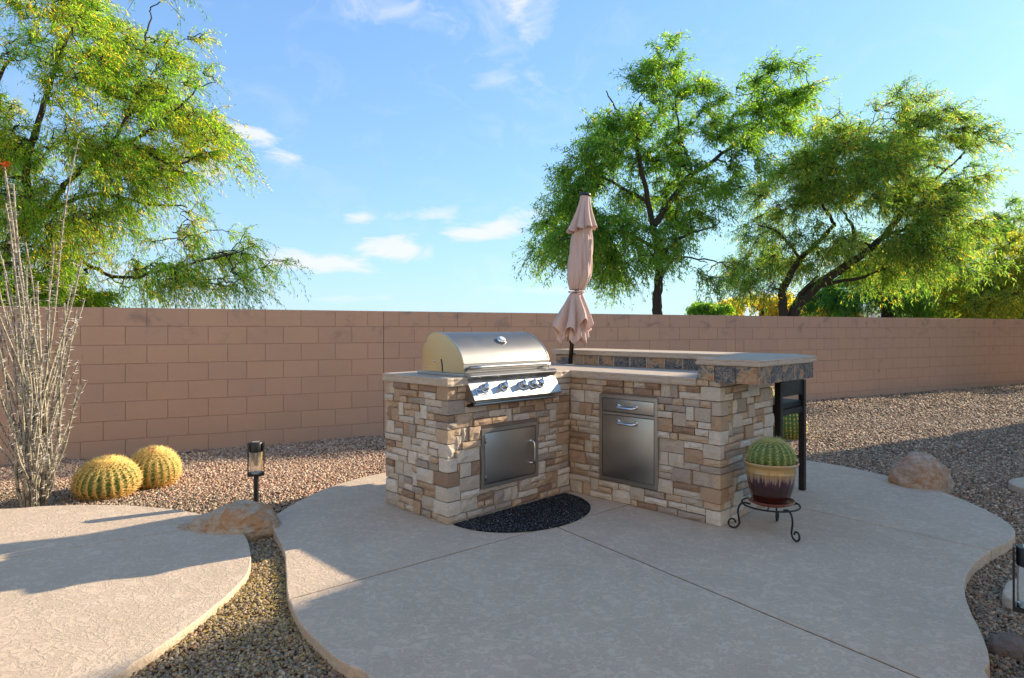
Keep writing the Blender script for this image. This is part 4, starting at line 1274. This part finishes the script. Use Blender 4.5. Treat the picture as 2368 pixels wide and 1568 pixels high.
# ------------------------------------------------------------------ ocotillo
def ocotillo():
    base = gp(62, 1166, -.03); base.y += .12; base.z = -.10
    root = thing('ocotillo', 'tall thorny ocotillo with many bare grey canes at the left', 'desert shrub', base)
    m, g, bs, _ = new_mat('ocotillo_cane'); co = obj_co(g)
    n = g.noise(g.mapping(co, (1, 1, .4)), 55, 4, .7); n2 = g.noise(co, 6, 3)
    c = g.ramp(n, [(.38, (.05, .045, .03)), (.47, (.20, .17, .12)), (.55, (.48, .43, .35)), (.63, (.24, .21, .12)), (.72, (.13, .15, .05))])
    c = g.mix(g.math('MULTIPLY', n2, .3), c, (.35, .32, .24))
    setp(g, bs, color=c, rough=.8, normal=bump(g, n, .8, .006))
    mt = plain('thorn', (.52, .48, .43), .6)
    mg = plain('young_leaf', (.40, .38, .06), .6)
    rr = random.Random(21)
    Y = base.y
    def cane(tip, r0=.017, bend=.12):
        tip = Vector(tip); q = tip - base
        b0 = Vector((rr.uniform(-.07, .07), rr.uniform(-.08, .08), 0))
        L_ = q.length
        c1 = b0 + Vector((q.x * .22 + rr.uniform(-.05, .05), q.y * .22, q.z * .33)); c2 = Vector((q.x * .62 + rr.uniform(-bend, bend) * .5, q.y * .6, q.z * .68))
        pts = []
        N_ = 26
        ph = rr.uniform(0, 6)
        for i in range(N_ + 1):
            t = i / N_
            p = b0 * (1 - t) ** 3 + c1 * 3 * t * (1 - t) ** 2 + c2 * 3 * t * t * (1 - t) + q * t ** 3
            w = .024 * t * (1.4 - t)
            p = p + Vector((math.sin(9 * t + ph) * w, math.cos(7 * t + ph) * w, 0)); pts.append(p)
        rad = [r0 * (1 - .62 * (i / N_)) * (1 + .12 * math.sin(i * 2.1)) for i in range(N_ + 1)]
        mb = MB(); mb.tube(pts, rad, 6)
        n_th = int(L_ / .018)
        for i in range(n_th):
            t = rr.uniform(.10, 1) * N_; k = min(int(t), N_ - 1); p = pts[k].lerp(pts[k + 1], t - k)
            d = (pts[k + 1] - pts[k]).normalized(); a = d.orthogonal().normalized(); b = d.cross(a); an = rr.uniform(0, 6.283)
            o = (a * math.cos(an) + b * math.sin(an)); rd = rad[k] * .9; s = d.cross(o) * .0030
            e = o * rr.uniform(.022, .042) + d * .006
            v0 = p + o * rd
            mb.add([v0 + s, v0 - s, v0 + d * .0035, v0 + e], [(0, 1, 3), (1, 2, 3), (2, 0, 3)], 1)
            if t / N_ > .55 and rr.random() < .22:
                e2 = v0 + o * .006; w = .0065
                mb.add([e2 - s * 2.5, e2 + s * 2.5 + o * .003, e2 + d * w * 1.6 + o * .008], [(0, 1, 2)], 2)
        mb.build('cane', [m, mt, mg], root)
    def tp(u, v, dy=0): return dp(u, v, Y + dy)
    tips = [(28, 425, 0), (183, 322, .25), (8, 470, -.1), (120, 560, .1), (190, 600, .2), (202, 880, -.25), (195, 690, .15), (178, 835, -.3), (120, 650, 0), (150, 700, .2),
            (60, 560, .2), (40, 640, -.15), (75, 690, .1), (105, 820, -.3), (160, 760, -.1), (10, 600, .3), (-20, 520, .1), (-50, 600, -.1), (-90, 650, .2), (-120, 760, -.2),
            (95, 845, .3), (50, 760, -.35), (20, 720, .35), (135, 790, .35), (-10, 800, -.4), (-60, 820, -.3), (80, 930, -.4), (182, 715, -.1), (140, 900, .4), (-150, 880, .1), (15, 980, -.42), (110, 1000, -.45), (-40, 700, .3), (66, 620, .35), (32, 560, .15), (150, 1010, -.2), (90, 740, .25), (170, 660, .3)]
    tips += [(rr.uniform(-60, 185), rr.uniform(640, 960), rr.uniform(-.4, .4)) for _ in range(14)]
    for u, v, dy in tips: cane(tp(u, v, dy), rr.uniform(.0095, .015))
    # orange bloom on the tallest cane at the frame edge
    q = tp(10, 385, 0); cane(q)
    q = q - base; mb = MB()
    for i in range(60):
        a = rr.uniform(0, 6.283); e = rr.uniform(.02, .06); h = rr.uniform(-.015, .022)
        c_ = q + Vector((math.cos(a) * .012 + e * .3, 0, h)); d = Vector((math.cos(a) * e, math.sin(a) * e * .7, h * .4 + .004)); s = Vector((-d.y, d.x, .3 * d.x)).normalized() * .006
        mb.add([c_, c_ + d * .6 + s, c_ + d, c_ + d * .6 - s], [(0, 1, 2, 3)])
    mb.build('flower', plain('ocotillo_flower', (.85, .09, .015), .6), root)
ocotillo()

# ------------------------------------------------------------------ path lights
def path_light(loc, label, rz):
    root = thing('path_light', label, 'garden light', loc, rz, 'black solar path lights')
    H0, H1 = .245, .478            # glass housing between these heights
    m = MB(); m.tube([(0, 0, -.02), (0, 0, H0 + .018)], .0185, 16); m.tube([(0, 0, H0 + .0), (0, 0, H0 + .022)], [.0195, .030], 16); m.build('stem', M_black, root, 'auto')
    for s in (-1, 1):
        m = MB(); m.box(s * .0475 - .0035 + s * .006, s * .0475 + .0035 + s * .006, -.030, .030, H0 - .004, H1 + .006, .001); m.build('side_plate', M_black, root)
    m = MB(); m.box(-.050, .050, -.030, .030, H0 - .004, H0 + .014, .001); m.build('base_plate', M_black, root)
    m = MB(); m.lathe([(.001, H1 - .062), (.0455, H1 - .062), (.0465, H1 - .058), (.0465, H1 + .002), (.043, H1 + .007), (.001, H1 + .009)], 36); m.build('cap', M_black, root, 'auto')
    m = MB(); m.box(-.026, .026, -.026, .026, H1 + .0085, H1 + .0105, .0004); m.build('solar_cell', plain('solar_cell', (.30, .30, .26), .2), root)
    m = MB(); m.lathe([(.044, H0 + .014), (.044, H1 - .062)], 36); m.lathe([(.0415, H1 - .062), (.0415, H0 + .014)], 36); m.build('glass', M_glass, root, True)
    m = MB(); m.lathe([(.001, H0 + .034), (.022, H0 + .022), (.038, H0 + .026), (.040, H0 + .015)], 10); m.build('reflector', M_crystal, root)
    m = MB(); m.lathe([(.001, H0 + .066), (.008, H0 + .072), (.011, H0 + .09), (.011, H0 + .15), (.008, H0 + .168)], 18); m.build('bulb', M_bulb, root, True)
    m = MB(); m.tube([(-.001, -.0125, H0 + .086), (.0, -.0125, H0 + .148)], .0035, 6); m.build('filament', M_filament, root)
p = gp(592, 1178, -.06)
path_light((p.x, p.y, -.055), 'small black solar path light standing behind the long boulder', R(20))
pr_ = gp(2385, 1558, -.05)
path_light((pr_.x, pr_.y, -.06), 'black solar path light close to the camera, cut off by the right edge', R(-38))

# ------------------------------------------------------------------ trees
def leaf_mat(name, tint_fac=1.0):
    m, g, bs, out = new_mat(name)
    at = g.n('ShaderNodeAttribute', attribute_name='tint').outputs['Color']
    tr = g.n('ShaderNodeBsdfTranslucent', ins={'Color': g.mix(1.0, at, (1.7, 1.75, .8), 'MULTIPLY')})
    setp(g, bs, color=at, rough=.55, spec=.3)
    mx = g.n('ShaderNodeMixShader', ins={0: .66})
    g.t.links.new(bs.outputs[0], mx.inputs[1]); g.t.links.new(tr.outputs[0], mx.inputs[2]); g.t.links.new(mx.outputs[0], out.inputs[0])
    return m
M_leaf = leaf_mat('feather_leaf')
def bark_mat(name, c0, c1):
    m, g, bs, _ = new_mat(name); co = obj_co(g)
    n = g.noise(g.mapping(co, (1, 1, .25)), 18, 5, .7)
    setp(g, bs, color=g.mix(n, c0, c1), rough=.9, spec=.2, normal=bump(g, n, .8, .02)); return m
M_bark = bark_mat('dark_bark', (.035, .026, .02), (.11, .085, .065))
M_bark2 = bark_mat('grey_bark', (.09, .075, .062), (.19, .16, .135))

def tubes_np(lines, sides=4):
    """lines: list of (pts (k,3), radii (k,)) -> V,F"""
    Vs = []; Fs = []; off = 0
    ang = np.arange(sides) * 2 * np.pi / sides; ca, sa = np.cos(ang), np.sin(ang)
    for P, r in lines:
        P = np.asarray(P, float); r = np.asarray(r, float); k = len(P)
        d = np.gradient(P, axis=0); d /= np.linalg.norm(d, axis=1, keepdims=True) + 1e-9
        ref = np.array([0, 0, 1.]) if abs(d[:, 2]).mean() < .8 else np.array([1., 0, 0])
        a = np.cross(d, ref); a /= np.linalg.norm(a, axis=1, keepdims=True) + 1e-9; b = np.cross(a, d)
        ring = P[:, None] + r[:, None, None] * (a[:, None] * ca[None, :, None] + b[:, None] * sa[None, :, None])
        Vs.append(ring.reshape(-1, 3))
        i, j = np.meshgrid(np.arange(k - 1), np.arange(sides), indexing='ij'); j2 = (j + 1) % sides
        F = np.stack([i * sides + j, i * sides + j2, (i + 1) * sides + j2, (i + 1) * sides + j], -1).reshape(-1, 4) + off
        Fs.append(F); off += k * sides
    return np.concatenate(Vs), np.concatenate(Fs)
def smooth_line(P, sub=6, wob=0.0, rs_=None):
    Q = np.array([tuple(p) for p in catmull([Vector(p) for p in P], False, sub)])
    if wob: 
        n = len(Q); w = rs_.normal(0, wob, (n, 3)); w[0] = 0; Q = Q + w
    return Q
def tree(name, label, Y, dy, limbs, blobs, nclus, leaf, pal, yellow, seed, group='trees beyond the wall', bark=None, spray=.42, nspray=5, nleaf=34, droop=.5, gapth=-.1, cat='tree', wind=(.12, 0, 0), extra_low=0):
    r = np.random.default_rng(seed)
    bark = bark or M_bark
    base = dp(limbs[0][0][0][0], limbs[0][0][0][1], Y); root_loc = Vector((base.x, Y, -.1))
    root = thing(name, label, cat, root_loc, 0, group)
    off = np.array(root_loc)
    lines = []; samp = []
    for pts, ra_, rb2 in limbs:
        P = [dp(u, v, Y + (d[0] if d else 0)) for u, v, *d in pts]
        Q = smooth_line(P, 6, .012, r); n = len(Q); rad = np.linspace(ra_, rb2, n)
        lines.append((Q - off, rad)); samp.append(np.concatenate([Q, rad[:, None]], 1))
    V, F = tubes_np(lines, 9); np_mesh('trunk', V, F, bark, root, smooth=True)
    S = np.concatenate(samp)
    # cluster centres inside the blobs
    C = []; w = np.array([b[2] * b[3] for b in blobs], float); w /= w.sum()
    tries = 0
    while len(C) < nclus and tries < nclus * 12:
        tries += 1
        b = blobs[r.choice(len(blobs), p=w)]; q = r.normal(size=3); q /= np.linalg.norm(q); q *= r.uniform(.25, 1) ** .5
        dep_ = b[4] if len(b) > 4 else dy
        p = dp(b[0] + q[0] * b[2], b[1] + q[2] * b[3], Y); p.y += q[1] * dep_; 
        if mnoise.noise(Vector(p) * .9 + Vector((seed, 0, 0))) < gapth: continue
        C.append(tuple(p))
    C = np.array(C)
    # branches: every cluster hangs on the nearest limb or nearer cluster
    tw = []; 
    order = np.argsort([np.min(np.linalg.norm(S[:, :3] - c, axis=1)) for c in C])
    nodes = [tuple(s) for s in S]; NN = np.array(nodes)
    for ci in order:
        c = C[ci]; d = np.linalg.norm(NN[:, :3] - c, axis=1) + .25 * np.maximum(0, NN[:, 2] - c[2])
        k = int(np.argmin(d)); a = NN[k, :3]; ra_ = min(NN[k, 3] * .75, .05); ra_ = max(ra_, .012)
        mid = (a + c) / 2 + np.array([r.normal(0, .08), r.normal(0, .08), .10 * np.linalg.norm(c - a)])
        q1_ = a * .7 + mid * .3 + r.normal(0, .03, 3)
        Q = smooth_line([a, q1_, mid, c], 3, .012, r); rad = np.linspace(ra_, .008, len(Q))
        tw.append((Q - off, rad))
        NN = np.concatenate([NN, np.concatenate([Q[3:], rad[3:, None]], 1)])
    # sprays and leaves
    ns = nspray; cen = C.mean(0)
    c_ = np.repeat(C, ns, 0); n = len(c_)
    o = c_ - cen; o /= np.linalg.norm(o, axis=1, keepdims=True) + 1e-6
    d0 = r.normal(size=(n, 3)) * .8 + o * .9 + np.array(wind) * 2; d0[:, 2] += .15; d0 /= np.linalg.norm(d0, axis=1, keepdims=True)
    Ls = spray * r.uniform(.6, 1.4, n)
    T = np.linspace(0, 1, 5)
    SP = c_[:, None] + d0[:, None] * (Ls[:, None] * T[None])[:, :, None] + np.array([0, 0, -1.])[None, None] * (droop * Ls[:, None] * T[None] ** 2)[:, :, None] + r.normal(0, .012, (n, 5, 3))
    lines2 = tw + [(SP[i] - off, np.linspace(.006, .002, 5) * (leaf[0] / .09)) for i in range(n)]
    V, F = tubes_np(lines2, 3); np_mesh('branches', V, F, bark, root, kind='stuff')
    tt = r.uniform(.05, 1.05, (n, nleaf)); seg = np.minimum((tt * 4).astype(int), 3); fr_ = tt * 4 - seg
    ii = np.arange(n)[:, None]
    P = SP[ii, seg] * (1 - fr_[..., None]) + SP[ii, seg + 1] * fr_[..., None]
    dirn = SP[ii, seg + 1] - SP[ii, seg]; dirn /= np.linalg.norm(dirn, axis=-1, keepdims=True) + 1e-9
    P = P.reshape(-1, 3); dirn = dirn.reshape(-1, 3); m = len(P)
    P = P + r.normal(0, leaf[0] * .35, (m, 3))
    sd = r.normal(size=(m, 3)); D = dirn * .5 + sd * .55 + np.array([wind[0], wind[1], -.35 * droop * 2]); D /= np.linalg.norm(D, axis=1, keepdims=True)
    ref = r.normal(size=(m, 3)) + np.array([0, 0, .6]); Wd = np.cross(D, ref); Wd /= np.linalg.norm(Wd, axis=1, keepdims=True) + 1e-9
    ll = (leaf[0] * r.uniform(.55, 1.25, m))[:, None]; ww = (leaf[1] * r.uniform(.7, 1.2, m))[:, None]
    base_ = P; tip = P + D * ll + np.array([0, 0, -.15]) * ll; midp = P + D * ll * .45
    V = np.stack([base_, midp + Wd * ww * .5, tip, midp - Wd * ww * .5], 1)
    # colour per leaf: clump tone + own tone; catkins are yellow
    pal = np.array(pal); ctone = r.uniform(0, 1, len(C)); ct = np.repeat(np.repeat(ctone, ns), nleaf)
    tcol = np.clip(ct * .6 + r.uniform(0, 1, m) * .4, 0, .999) * (len(pal) - 1); k = tcol.astype(int); f_ = (tcol - k)[:, None]
    colr = pal[k] * (1 - f_) + pal[np.minimum(k + 1, len(pal) - 1)] * f_
    yprob = np.repeat(np.repeat(np.clip(r.normal(yellow, yellow * .7, len(C)), 0, 1), ns), nleaf)
    isy = r.uniform(0, 1, m) < yprob
    yc = np.array([.72, .52, .08]) * r.uniform(.7, 1.15, (m, 1))
    colr = np.where(isy[:, None], yc, colr)
    V = V.reshape(-1, 3) - off; F = np.arange(m * 4).reshape(-1, 4)
    np_mesh('crown', V, F, M_leaf, root, kind='stuff', colors=np.repeat(colr, 4, 0))
    return root
G1 = [(.10, .22, .034), (.17, .34, .04), (.27, .44, .05), (.38, .54, .075)]
G2 = [(.07, .17, .045), (.14, .28, .05), (.22, .38, .055), (.32, .47, .08)]
G3 = [(.09, .19, .05), (.16, .29, .065), (.25, .38, .09), (.35, .46, .14)]
G4 = [(.05, .13, .035), (.09, .21, .045), (.15, .30, .055)]
GY = [(.30, .28, .05), (.45, .38, .06), (.58, .46, .08), (.24, .27, .05)]

tree('mesquite_tree', 'big yellow-flecked green mesquite tree filling the upper left of the view', 10.2, 1.7,
     [([(-130, 1010), (-110, 820), (-60, 690), (0, 608), (40, 540), (75, 508), (108, 492)], .17, .075),
      ([(100, 495), (140, 440), (200, 380), (300, 330)], .06, .02), ([(75, 508), (60, 400), (90, 280), (130, 160), (170, 60)], .07, .02),
      ([(-20, 640), (60, 592), (160, 590), (240, 630), (300, 642), (370, 628), (480, 600), (560, 580)], .045, .010),
      ([(-40, 660), (-80, 480), (-60, 300), (20, 140)], .09, .02), ([(250, 350), (300, 250), (330, 120), (350, 30)], .03, .01),
      ([(300, 330), (400, 260), (460, 200)], .03, .01), ([(300, 330), (400, 380), (480, 350)], .03, .01), ([(108, 492), (220, 450), (330, 470), (430, 480)], .04, .01)],
     [(60, 60, 200, 150), (480, 170, 30, 40), (470, 260, 40, 30), (380, 20, 50, 30), (500, 330, 30, 20), (210, 110, 170, 140), (300, 60, 90, 70), (340, 180, 110, 70), (390, 235, 80, 50), (120, 270, 220, 130), (300, 300, 170, 90), (430, 320, 100, 50),
      (180, 400, 240, 100), (360, 420, 110, 60), (60, 480, 160, 60), (260, 500, 190, 60), (450, 560, 130, 38), (540, 590, 80, 40), (430, 640, 130, 28), (100, 620, 150, 50), (180, 590, 130, 50), (330, 590, 110, 45), (340, 510, 90, 40), (440, 500, 55, 30), (420, 430, 60, 40), (90, 670, 120, 30), (520, 650, 70, 28), (-150, 300, 180, 260), (200, 660, 110, 25)],
     900, (.072, .014), G1, .22, 3, spray=.42, nspray=7, nleaf=32, droop=.5, gapth=-.08)
tree('mesquite_tree', 'green mesquite tree with a straight single trunk behind the umbrella', 13.2, 1.9,
     [([(1521, 900), (1521, 760), (1520, 700), (1524, 640), (1523, 590), (1510, 520), (1490, 430), (1470, 330), (1480, 240)], .125, .028),
      ([(1522, 600), (1560, 560), (1600, 540), (1660, 520)], .05, .012), ([(1512, 520), (1560, 450), (1590, 410), (1640, 380), (1700, 330), (1760, 280)], .075, .02),
      ([(1500, 470), (1430, 430), (1370, 400)], .05, .012), ([(1520, 580), (1450, 540), (1360, 540), (1290, 560)], .045, .012), ([(1590, 410), (1660, 440), (1730, 430)], .03, .01),
      ([(1480, 330), (1430, 260), (1400, 210)], .03, .01), ([(1524, 650), (1560, 600), (1640, 600), (1690, 620)], .03, .008), ([(1600, 400), (1570, 300), (1560, 200)], .03, .01)],
     [(1425, 270, 75, 60), (1500, 225, 65, 50), (1540, 160, 22, 35), (1590, 250, 50, 45), (1700, 245, 60, 35), (1785, 190, 22, 35), (1800, 270, 55, 45), (1370, 370, 65, 70), (1310, 490, 60, 65), (1265, 580, 50, 35),
      (1400, 540, 90, 65), (1520, 410, 100, 60), (1600, 470, 60, 45), (1490, 320, 110, 55), (1440, 610, 60, 30), (1540, 560, 55, 40), (1640, 340, 80, 35), (1640, 630, 45, 25), (1700, 390, 40, 35), (1300, 450, 50, 40)],
     470, (.10, .022), G2, .035, 5, spray=.42, nspray=7, nleaf=30, droop=.35, gapth=-.02)
tree('mesquite_tree', 'wide leaning mesquite tree with several dark trunks right of the bar', 14.5, 2.0,
     [([(1812, 900), (1812, 760), (1808, 690), (1818, 650), (1850, 600), (1880, 570), (1930, 520)], .12, .04),
      ([(1830, 900), (1835, 730), (1880, 670), (1940, 625), (1985, 595), (2040, 550), (2080, 500), (2105, 460)], .14, .04),
      ([(1830, 730), (1850, 680), (1890, 640)], .06, .03), ([(1960, 610), (1975, 560), (1970, 520), (1940, 480)], .07, .02), ([(1900, 660), (2000, 640), (2040, 620)], .05, .015),
      ([(2040, 550), (2130, 510), (2190, 450)], .05, .015), ([(2090, 480), (2070, 400), (2080, 320)], .045, .012), ([(1930, 520), (1880, 440), (1860, 380)], .04, .012), ([(1850, 600), (1800, 540), (1750, 520)], .04, .012), ([(1940, 480), (1960, 380), (1990, 280)], .04, .012), ([(2105, 460), (2180, 400), (2240, 340)], .04, .012)],
     [(1975, 265, 35, 30), (2040, 300, 60, 35), (2120, 320, 70, 40), (2180, 350, 35, 35), (1880, 345, 50, 40), (1830, 430, 65, 50), (1950, 400, 90, 60), (2080, 410, 90, 60), (2160, 440, 45, 60), (1795, 520, 45, 50),
      (1920, 480, 100, 50), (2050, 510, 90, 55), (2130, 550, 55, 60), (1750, 610, 28, 50), (1860, 580, 60, 40), (2060, 600, 70, 35), (1750, 665, 35, 22), (2150, 620, 35, 40), (1980, 560, 60, 30)],
     620, (.105, .019), G3, .10, 8, spray=.46, nspray=7, nleaf=28, droop=.4, gapth=-.10, wind=(.12, 0, 0))
tree('shade_tree', 'darker green tree with a thick trunk low beyond the wall at the right', 20, 2.2,
     [([(2052, 880), (2054, 760), (2052, 700), (2060, 650), (2080, 610)], .26, .08), ([(2050, 720), (2010, 670), (1970, 650)], .10, .03), ([(2060, 680), (2110, 650), (2160, 640)], .09, .03)],
     [(2050, 630, 90, 45), (1980, 660, 70, 40), (2120, 650, 80, 45), (2060, 690, 120, 25), (1930, 690, 50, 25), (2150, 700, 60, 22)], 150, (.15, .035), G4, .0, 12, nspray=6, nleaf=28, spray=.55, gapth=0)
tree('shade_tree', 'loose blue-green tree rising between the leaning mesquite and the yellow tree', 26, 2.5,
     [([(2165, 880), (2160, 730), (2165, 660), (2200, 600), (2240, 560)], .22, .06), ([(2165, 660), (2130, 610), (2110, 600)], .08, .03), ([(2200, 600), (2290, 560), (2340, 520)], .08, .03)],
     [(2260, 555, 55, 22), (2325, 515, 30, 16), (2210, 600, 50, 30), (2180, 650, 90, 45), (2250, 640, 60, 40), (2120, 690, 60, 28), (2370, 470, 30, 20), (2200, 700, 80, 25)], 190, (.16, .04), G3, .03, 13, nspray=6, nleaf=26, spray=.7)
tree('palo_verde_tree', 'bright yellow flowering palo verde tree at the right edge above the wall', 18, 2.2,
     [([(2370, 900), (2365, 740), (2350, 690), (2340, 640)], .16, .05), ([(2350, 690), (2300, 660), (2270, 650)], .06, .02), ([(2350, 680), (2400, 620), (2420, 570)], .06, .02)],
     [(2340, 600, 50, 50), (2375, 560, 45, 50), (2300, 650, 75, 50), (2360, 670, 80, 45), (2270, 700, 60, 28), (2420, 620, 70, 90), (2345, 710, 70, 18)], 330, (.09, .024), [(.13, .24, .05), (.20, .30, .05), (.34, .36, .06), (.52, .46, .08)], .12, 14, nspray=6, nleaf=32, spray=.45)
tree('palo_verde_bush', 'low yellow flowering bush beyond the wall left of the leaning mesquite', 24, 1.5,
     [([(1760, 850), (1760, 740), (1765, 710)], .12, .05), ([(1762, 720), (1720, 700), (1700, 690)], .05, .02), ([(1762, 720), (1800, 700), (1830, 695)], .05, .02)],
     [(1740, 705, 60, 18), (1800, 700, 55, 20), (1860, 712, 60, 14), (1690, 712, 30, 12), (1910, 718, 40, 10)], 120, (.14, .05), GY, .4, 15, cat='bush', group='bushes beyond the wall', nspray=5, nleaf=26, spray=.4)
tree('green_bush', 'small green bush top showing over the wall right of the umbrella tree trunk', 22, 1.0,
     [([(1640, 850), (1640, 740), (1642, 722)], .08, .04), ([(1642, 735), (1660, 722), (1672, 716)], .03, .015)],
     [(1632, 716, 28, 9), (1665, 718, 22, 9)], 30, (.13, .05), G2, .05, 16, cat='bush', group='bushes beyond the wall', nspray=5, nleaf=24, spray=.3)
tree('green_bush', 'leafy green bush over the wall beneath the big mesquite at the left', 9.6, .8,
     [([(110, 980), (112, 740), (118, 690)], .05, .03), ([(114, 720), (80, 690), (60, 680)], .03, .012), ([(114, 720), (160, 700), (185, 690)], .03, .012)],
     [(90, 680, 70, 30), (150, 690, 60, 24), (40, 690, 60, 24)], 90, (.075, .02), G1, .18, 17, cat='bush', group='bushes beyond the wall', nspray=6, nleaf=30, spray=.28)
tree('green_bush', 'dense green bush beyond the wall at the foot of the yellow tree', 22, 1.6,
     [([(2230, 850), (2230, 740), (2236, 715)], .1, .05), ([(2232, 735), (2260, 715), (2290, 710)], .05, .02)],
     [(2200, 712, 60, 18), (2260, 715, 60, 16), (2120, 716, 50, 14), (2330, 722, 60, 12)], 110, (.13, .036), G3, .02, 18, cat='bush', group='bushes beyond the wall', nspray=5, nleaf=28, spray=.4)
# ------------------------------------------------------------------ distant house roofs
def far_house(u0, u1, v_ridge, Y, label):
    a = dp(u0, v_ridge, Y); b = dp(u1, v_ridge, Y); w = b.x - a.x; zr = a.z
    root = thing('distant_house', label, 'house', ((a.x + b.x) / 2, Y, -.1))
    mw = plain('far_stucco', (.42, .34, .27), .9); mr = plain('far_roof', (.17, .15, .15), .9)
    h = zr + .1
    m = MB(); m.box(-w / 2, w / 2, -4, 4, 0, h - 1.2); m.build('wall', mw, root)
    m = MB(); 
    m.prism([Vector((-w / 2 - .5, -4.6, h - 1.25)), Vector((-w / 2 - .5, 4.6, h - 1.25)), Vector((-w / 2 - .5, 0, h))], Vector((w + 1, 0, 0))); m.build('roof', mr, root)
    for k in (-.25, .25):
        m = MB(); m.box(w * k - .6, w * k + .6, -4.03, -3.98, h - 2.7, h - 1.6, 0); m.build('window', M_black, root)
far_house(1950, 2030, 713, 62, 'grey-roofed house far beyond the wall, glimpsed behind the dark tree trunk')
far_house(2170, 2260, 716, 70, 'pale house far beyond the wall behind the right-hand trees')

# ------------------------------------------------------------------ house at the right, out of view, added and shaped to cast the patio shade
def shade_house():
    s = Vector((math.cos(R(SUN_AZ)), math.sin(R(SUN_AZ)), 0)); e = Vector((-s.y, s.x, 0)); t0 = 14.5; k = t0 * math.tan(R(SUN_EL))
    root = thing('house', 'two-storey stucco house added out of view at the right to shade the patio', 'house', s * t0 + e * -3)
    o = s * t0 + e * -3
    def P(ev, z, back=0): return s * (t0 + back) + e * ev + Vector((0, 0, z)) - o
    ms = plain('stucco', (.66, .54, .42), .95, bumpk=(60, .5, .01)); mr = plain('clay_roof', (.33, .17, .10), .85, bumpk=(12, .8, .05))
    wall_h = k - 2.5
    m = MB(); m.prism([P(4.02, -.1), P(-1.2, -.1), P(-1.2, wall_h), P(4.02, wall_h)], s * 6); m.build('wall', ms, root)
    outline = [(4.22, -2.42), (3.46, -.62), (3.0, -.25), (2.72, .08), (2.3, .55), (1.2, 1.0), (-1.6, 1.0)]
    top = [P(ev, Z + k) for ev, Z in outline]
    m = MB(); m.prism([P(4.22, wall_h + .003)] + top + [P(-1.6, wall_h + .003)], s * 6); m.build('roof', mr, root)
    mg = plain('window_glass', (.03, .04, .05), .08)
    for ev in (0, 2.4):
        m = MB(); m.prism([P(ev - .7, 1.0, -.02), P(ev + .7, 1.0, -.02), P(ev + .7, 2.3, -.02), P(ev - .7, 2.3, -.02)], s * .015); f = m.build('window', mg, root)
shade_house()

# ------------------------------------------------------------------ the home added unseen behind the camera: pale stucco bouncing sun into the shade
def fill_home():
    root = thing('fill_home', 'two-storey pale stucco home added unseen behind the camera to bounce sun into the yard', 'house', (-2, -3.2, -.06))
    ms = plain('pale_stucco', (.80, .70, .57), .95, bumpk=(60, .5, .01))
    m = MB(); m.box(-11, 9, -6, 0, 0, 5.6); m.build('wall', ms, root)
    m = MB(); m.prism([Vector((-11.5, .35, 5.603)), Vector((-11.5, -6.4, 5.603)), Vector((-11.5, -3, 7.0))], Vector((21, 0, 0))); m.build('roof', plain('home_roof', (.33, .17, .10), .85), root)
    mg = plain('home_glass', (.03, .04, .05), .08); mf = plain('window_trim', (.7, .66, .6), .6)
    for x, w, z0, z1 in ((-7, .9, .9, 2.2), (4, .9, .9, 2.2), (-1, 1.4, .02, 2.15)):
        m = MB(); m.box(x - w - .06, x + w + .06, .003, .05, z0 - .0, z1 + .06); f = m.build('window_frame', mf, root)
        m = MB(); m.box(x - w, x + w, .053, .058, z0 + .06, z1); m.build('window_glass', mg, f)
fill_home()
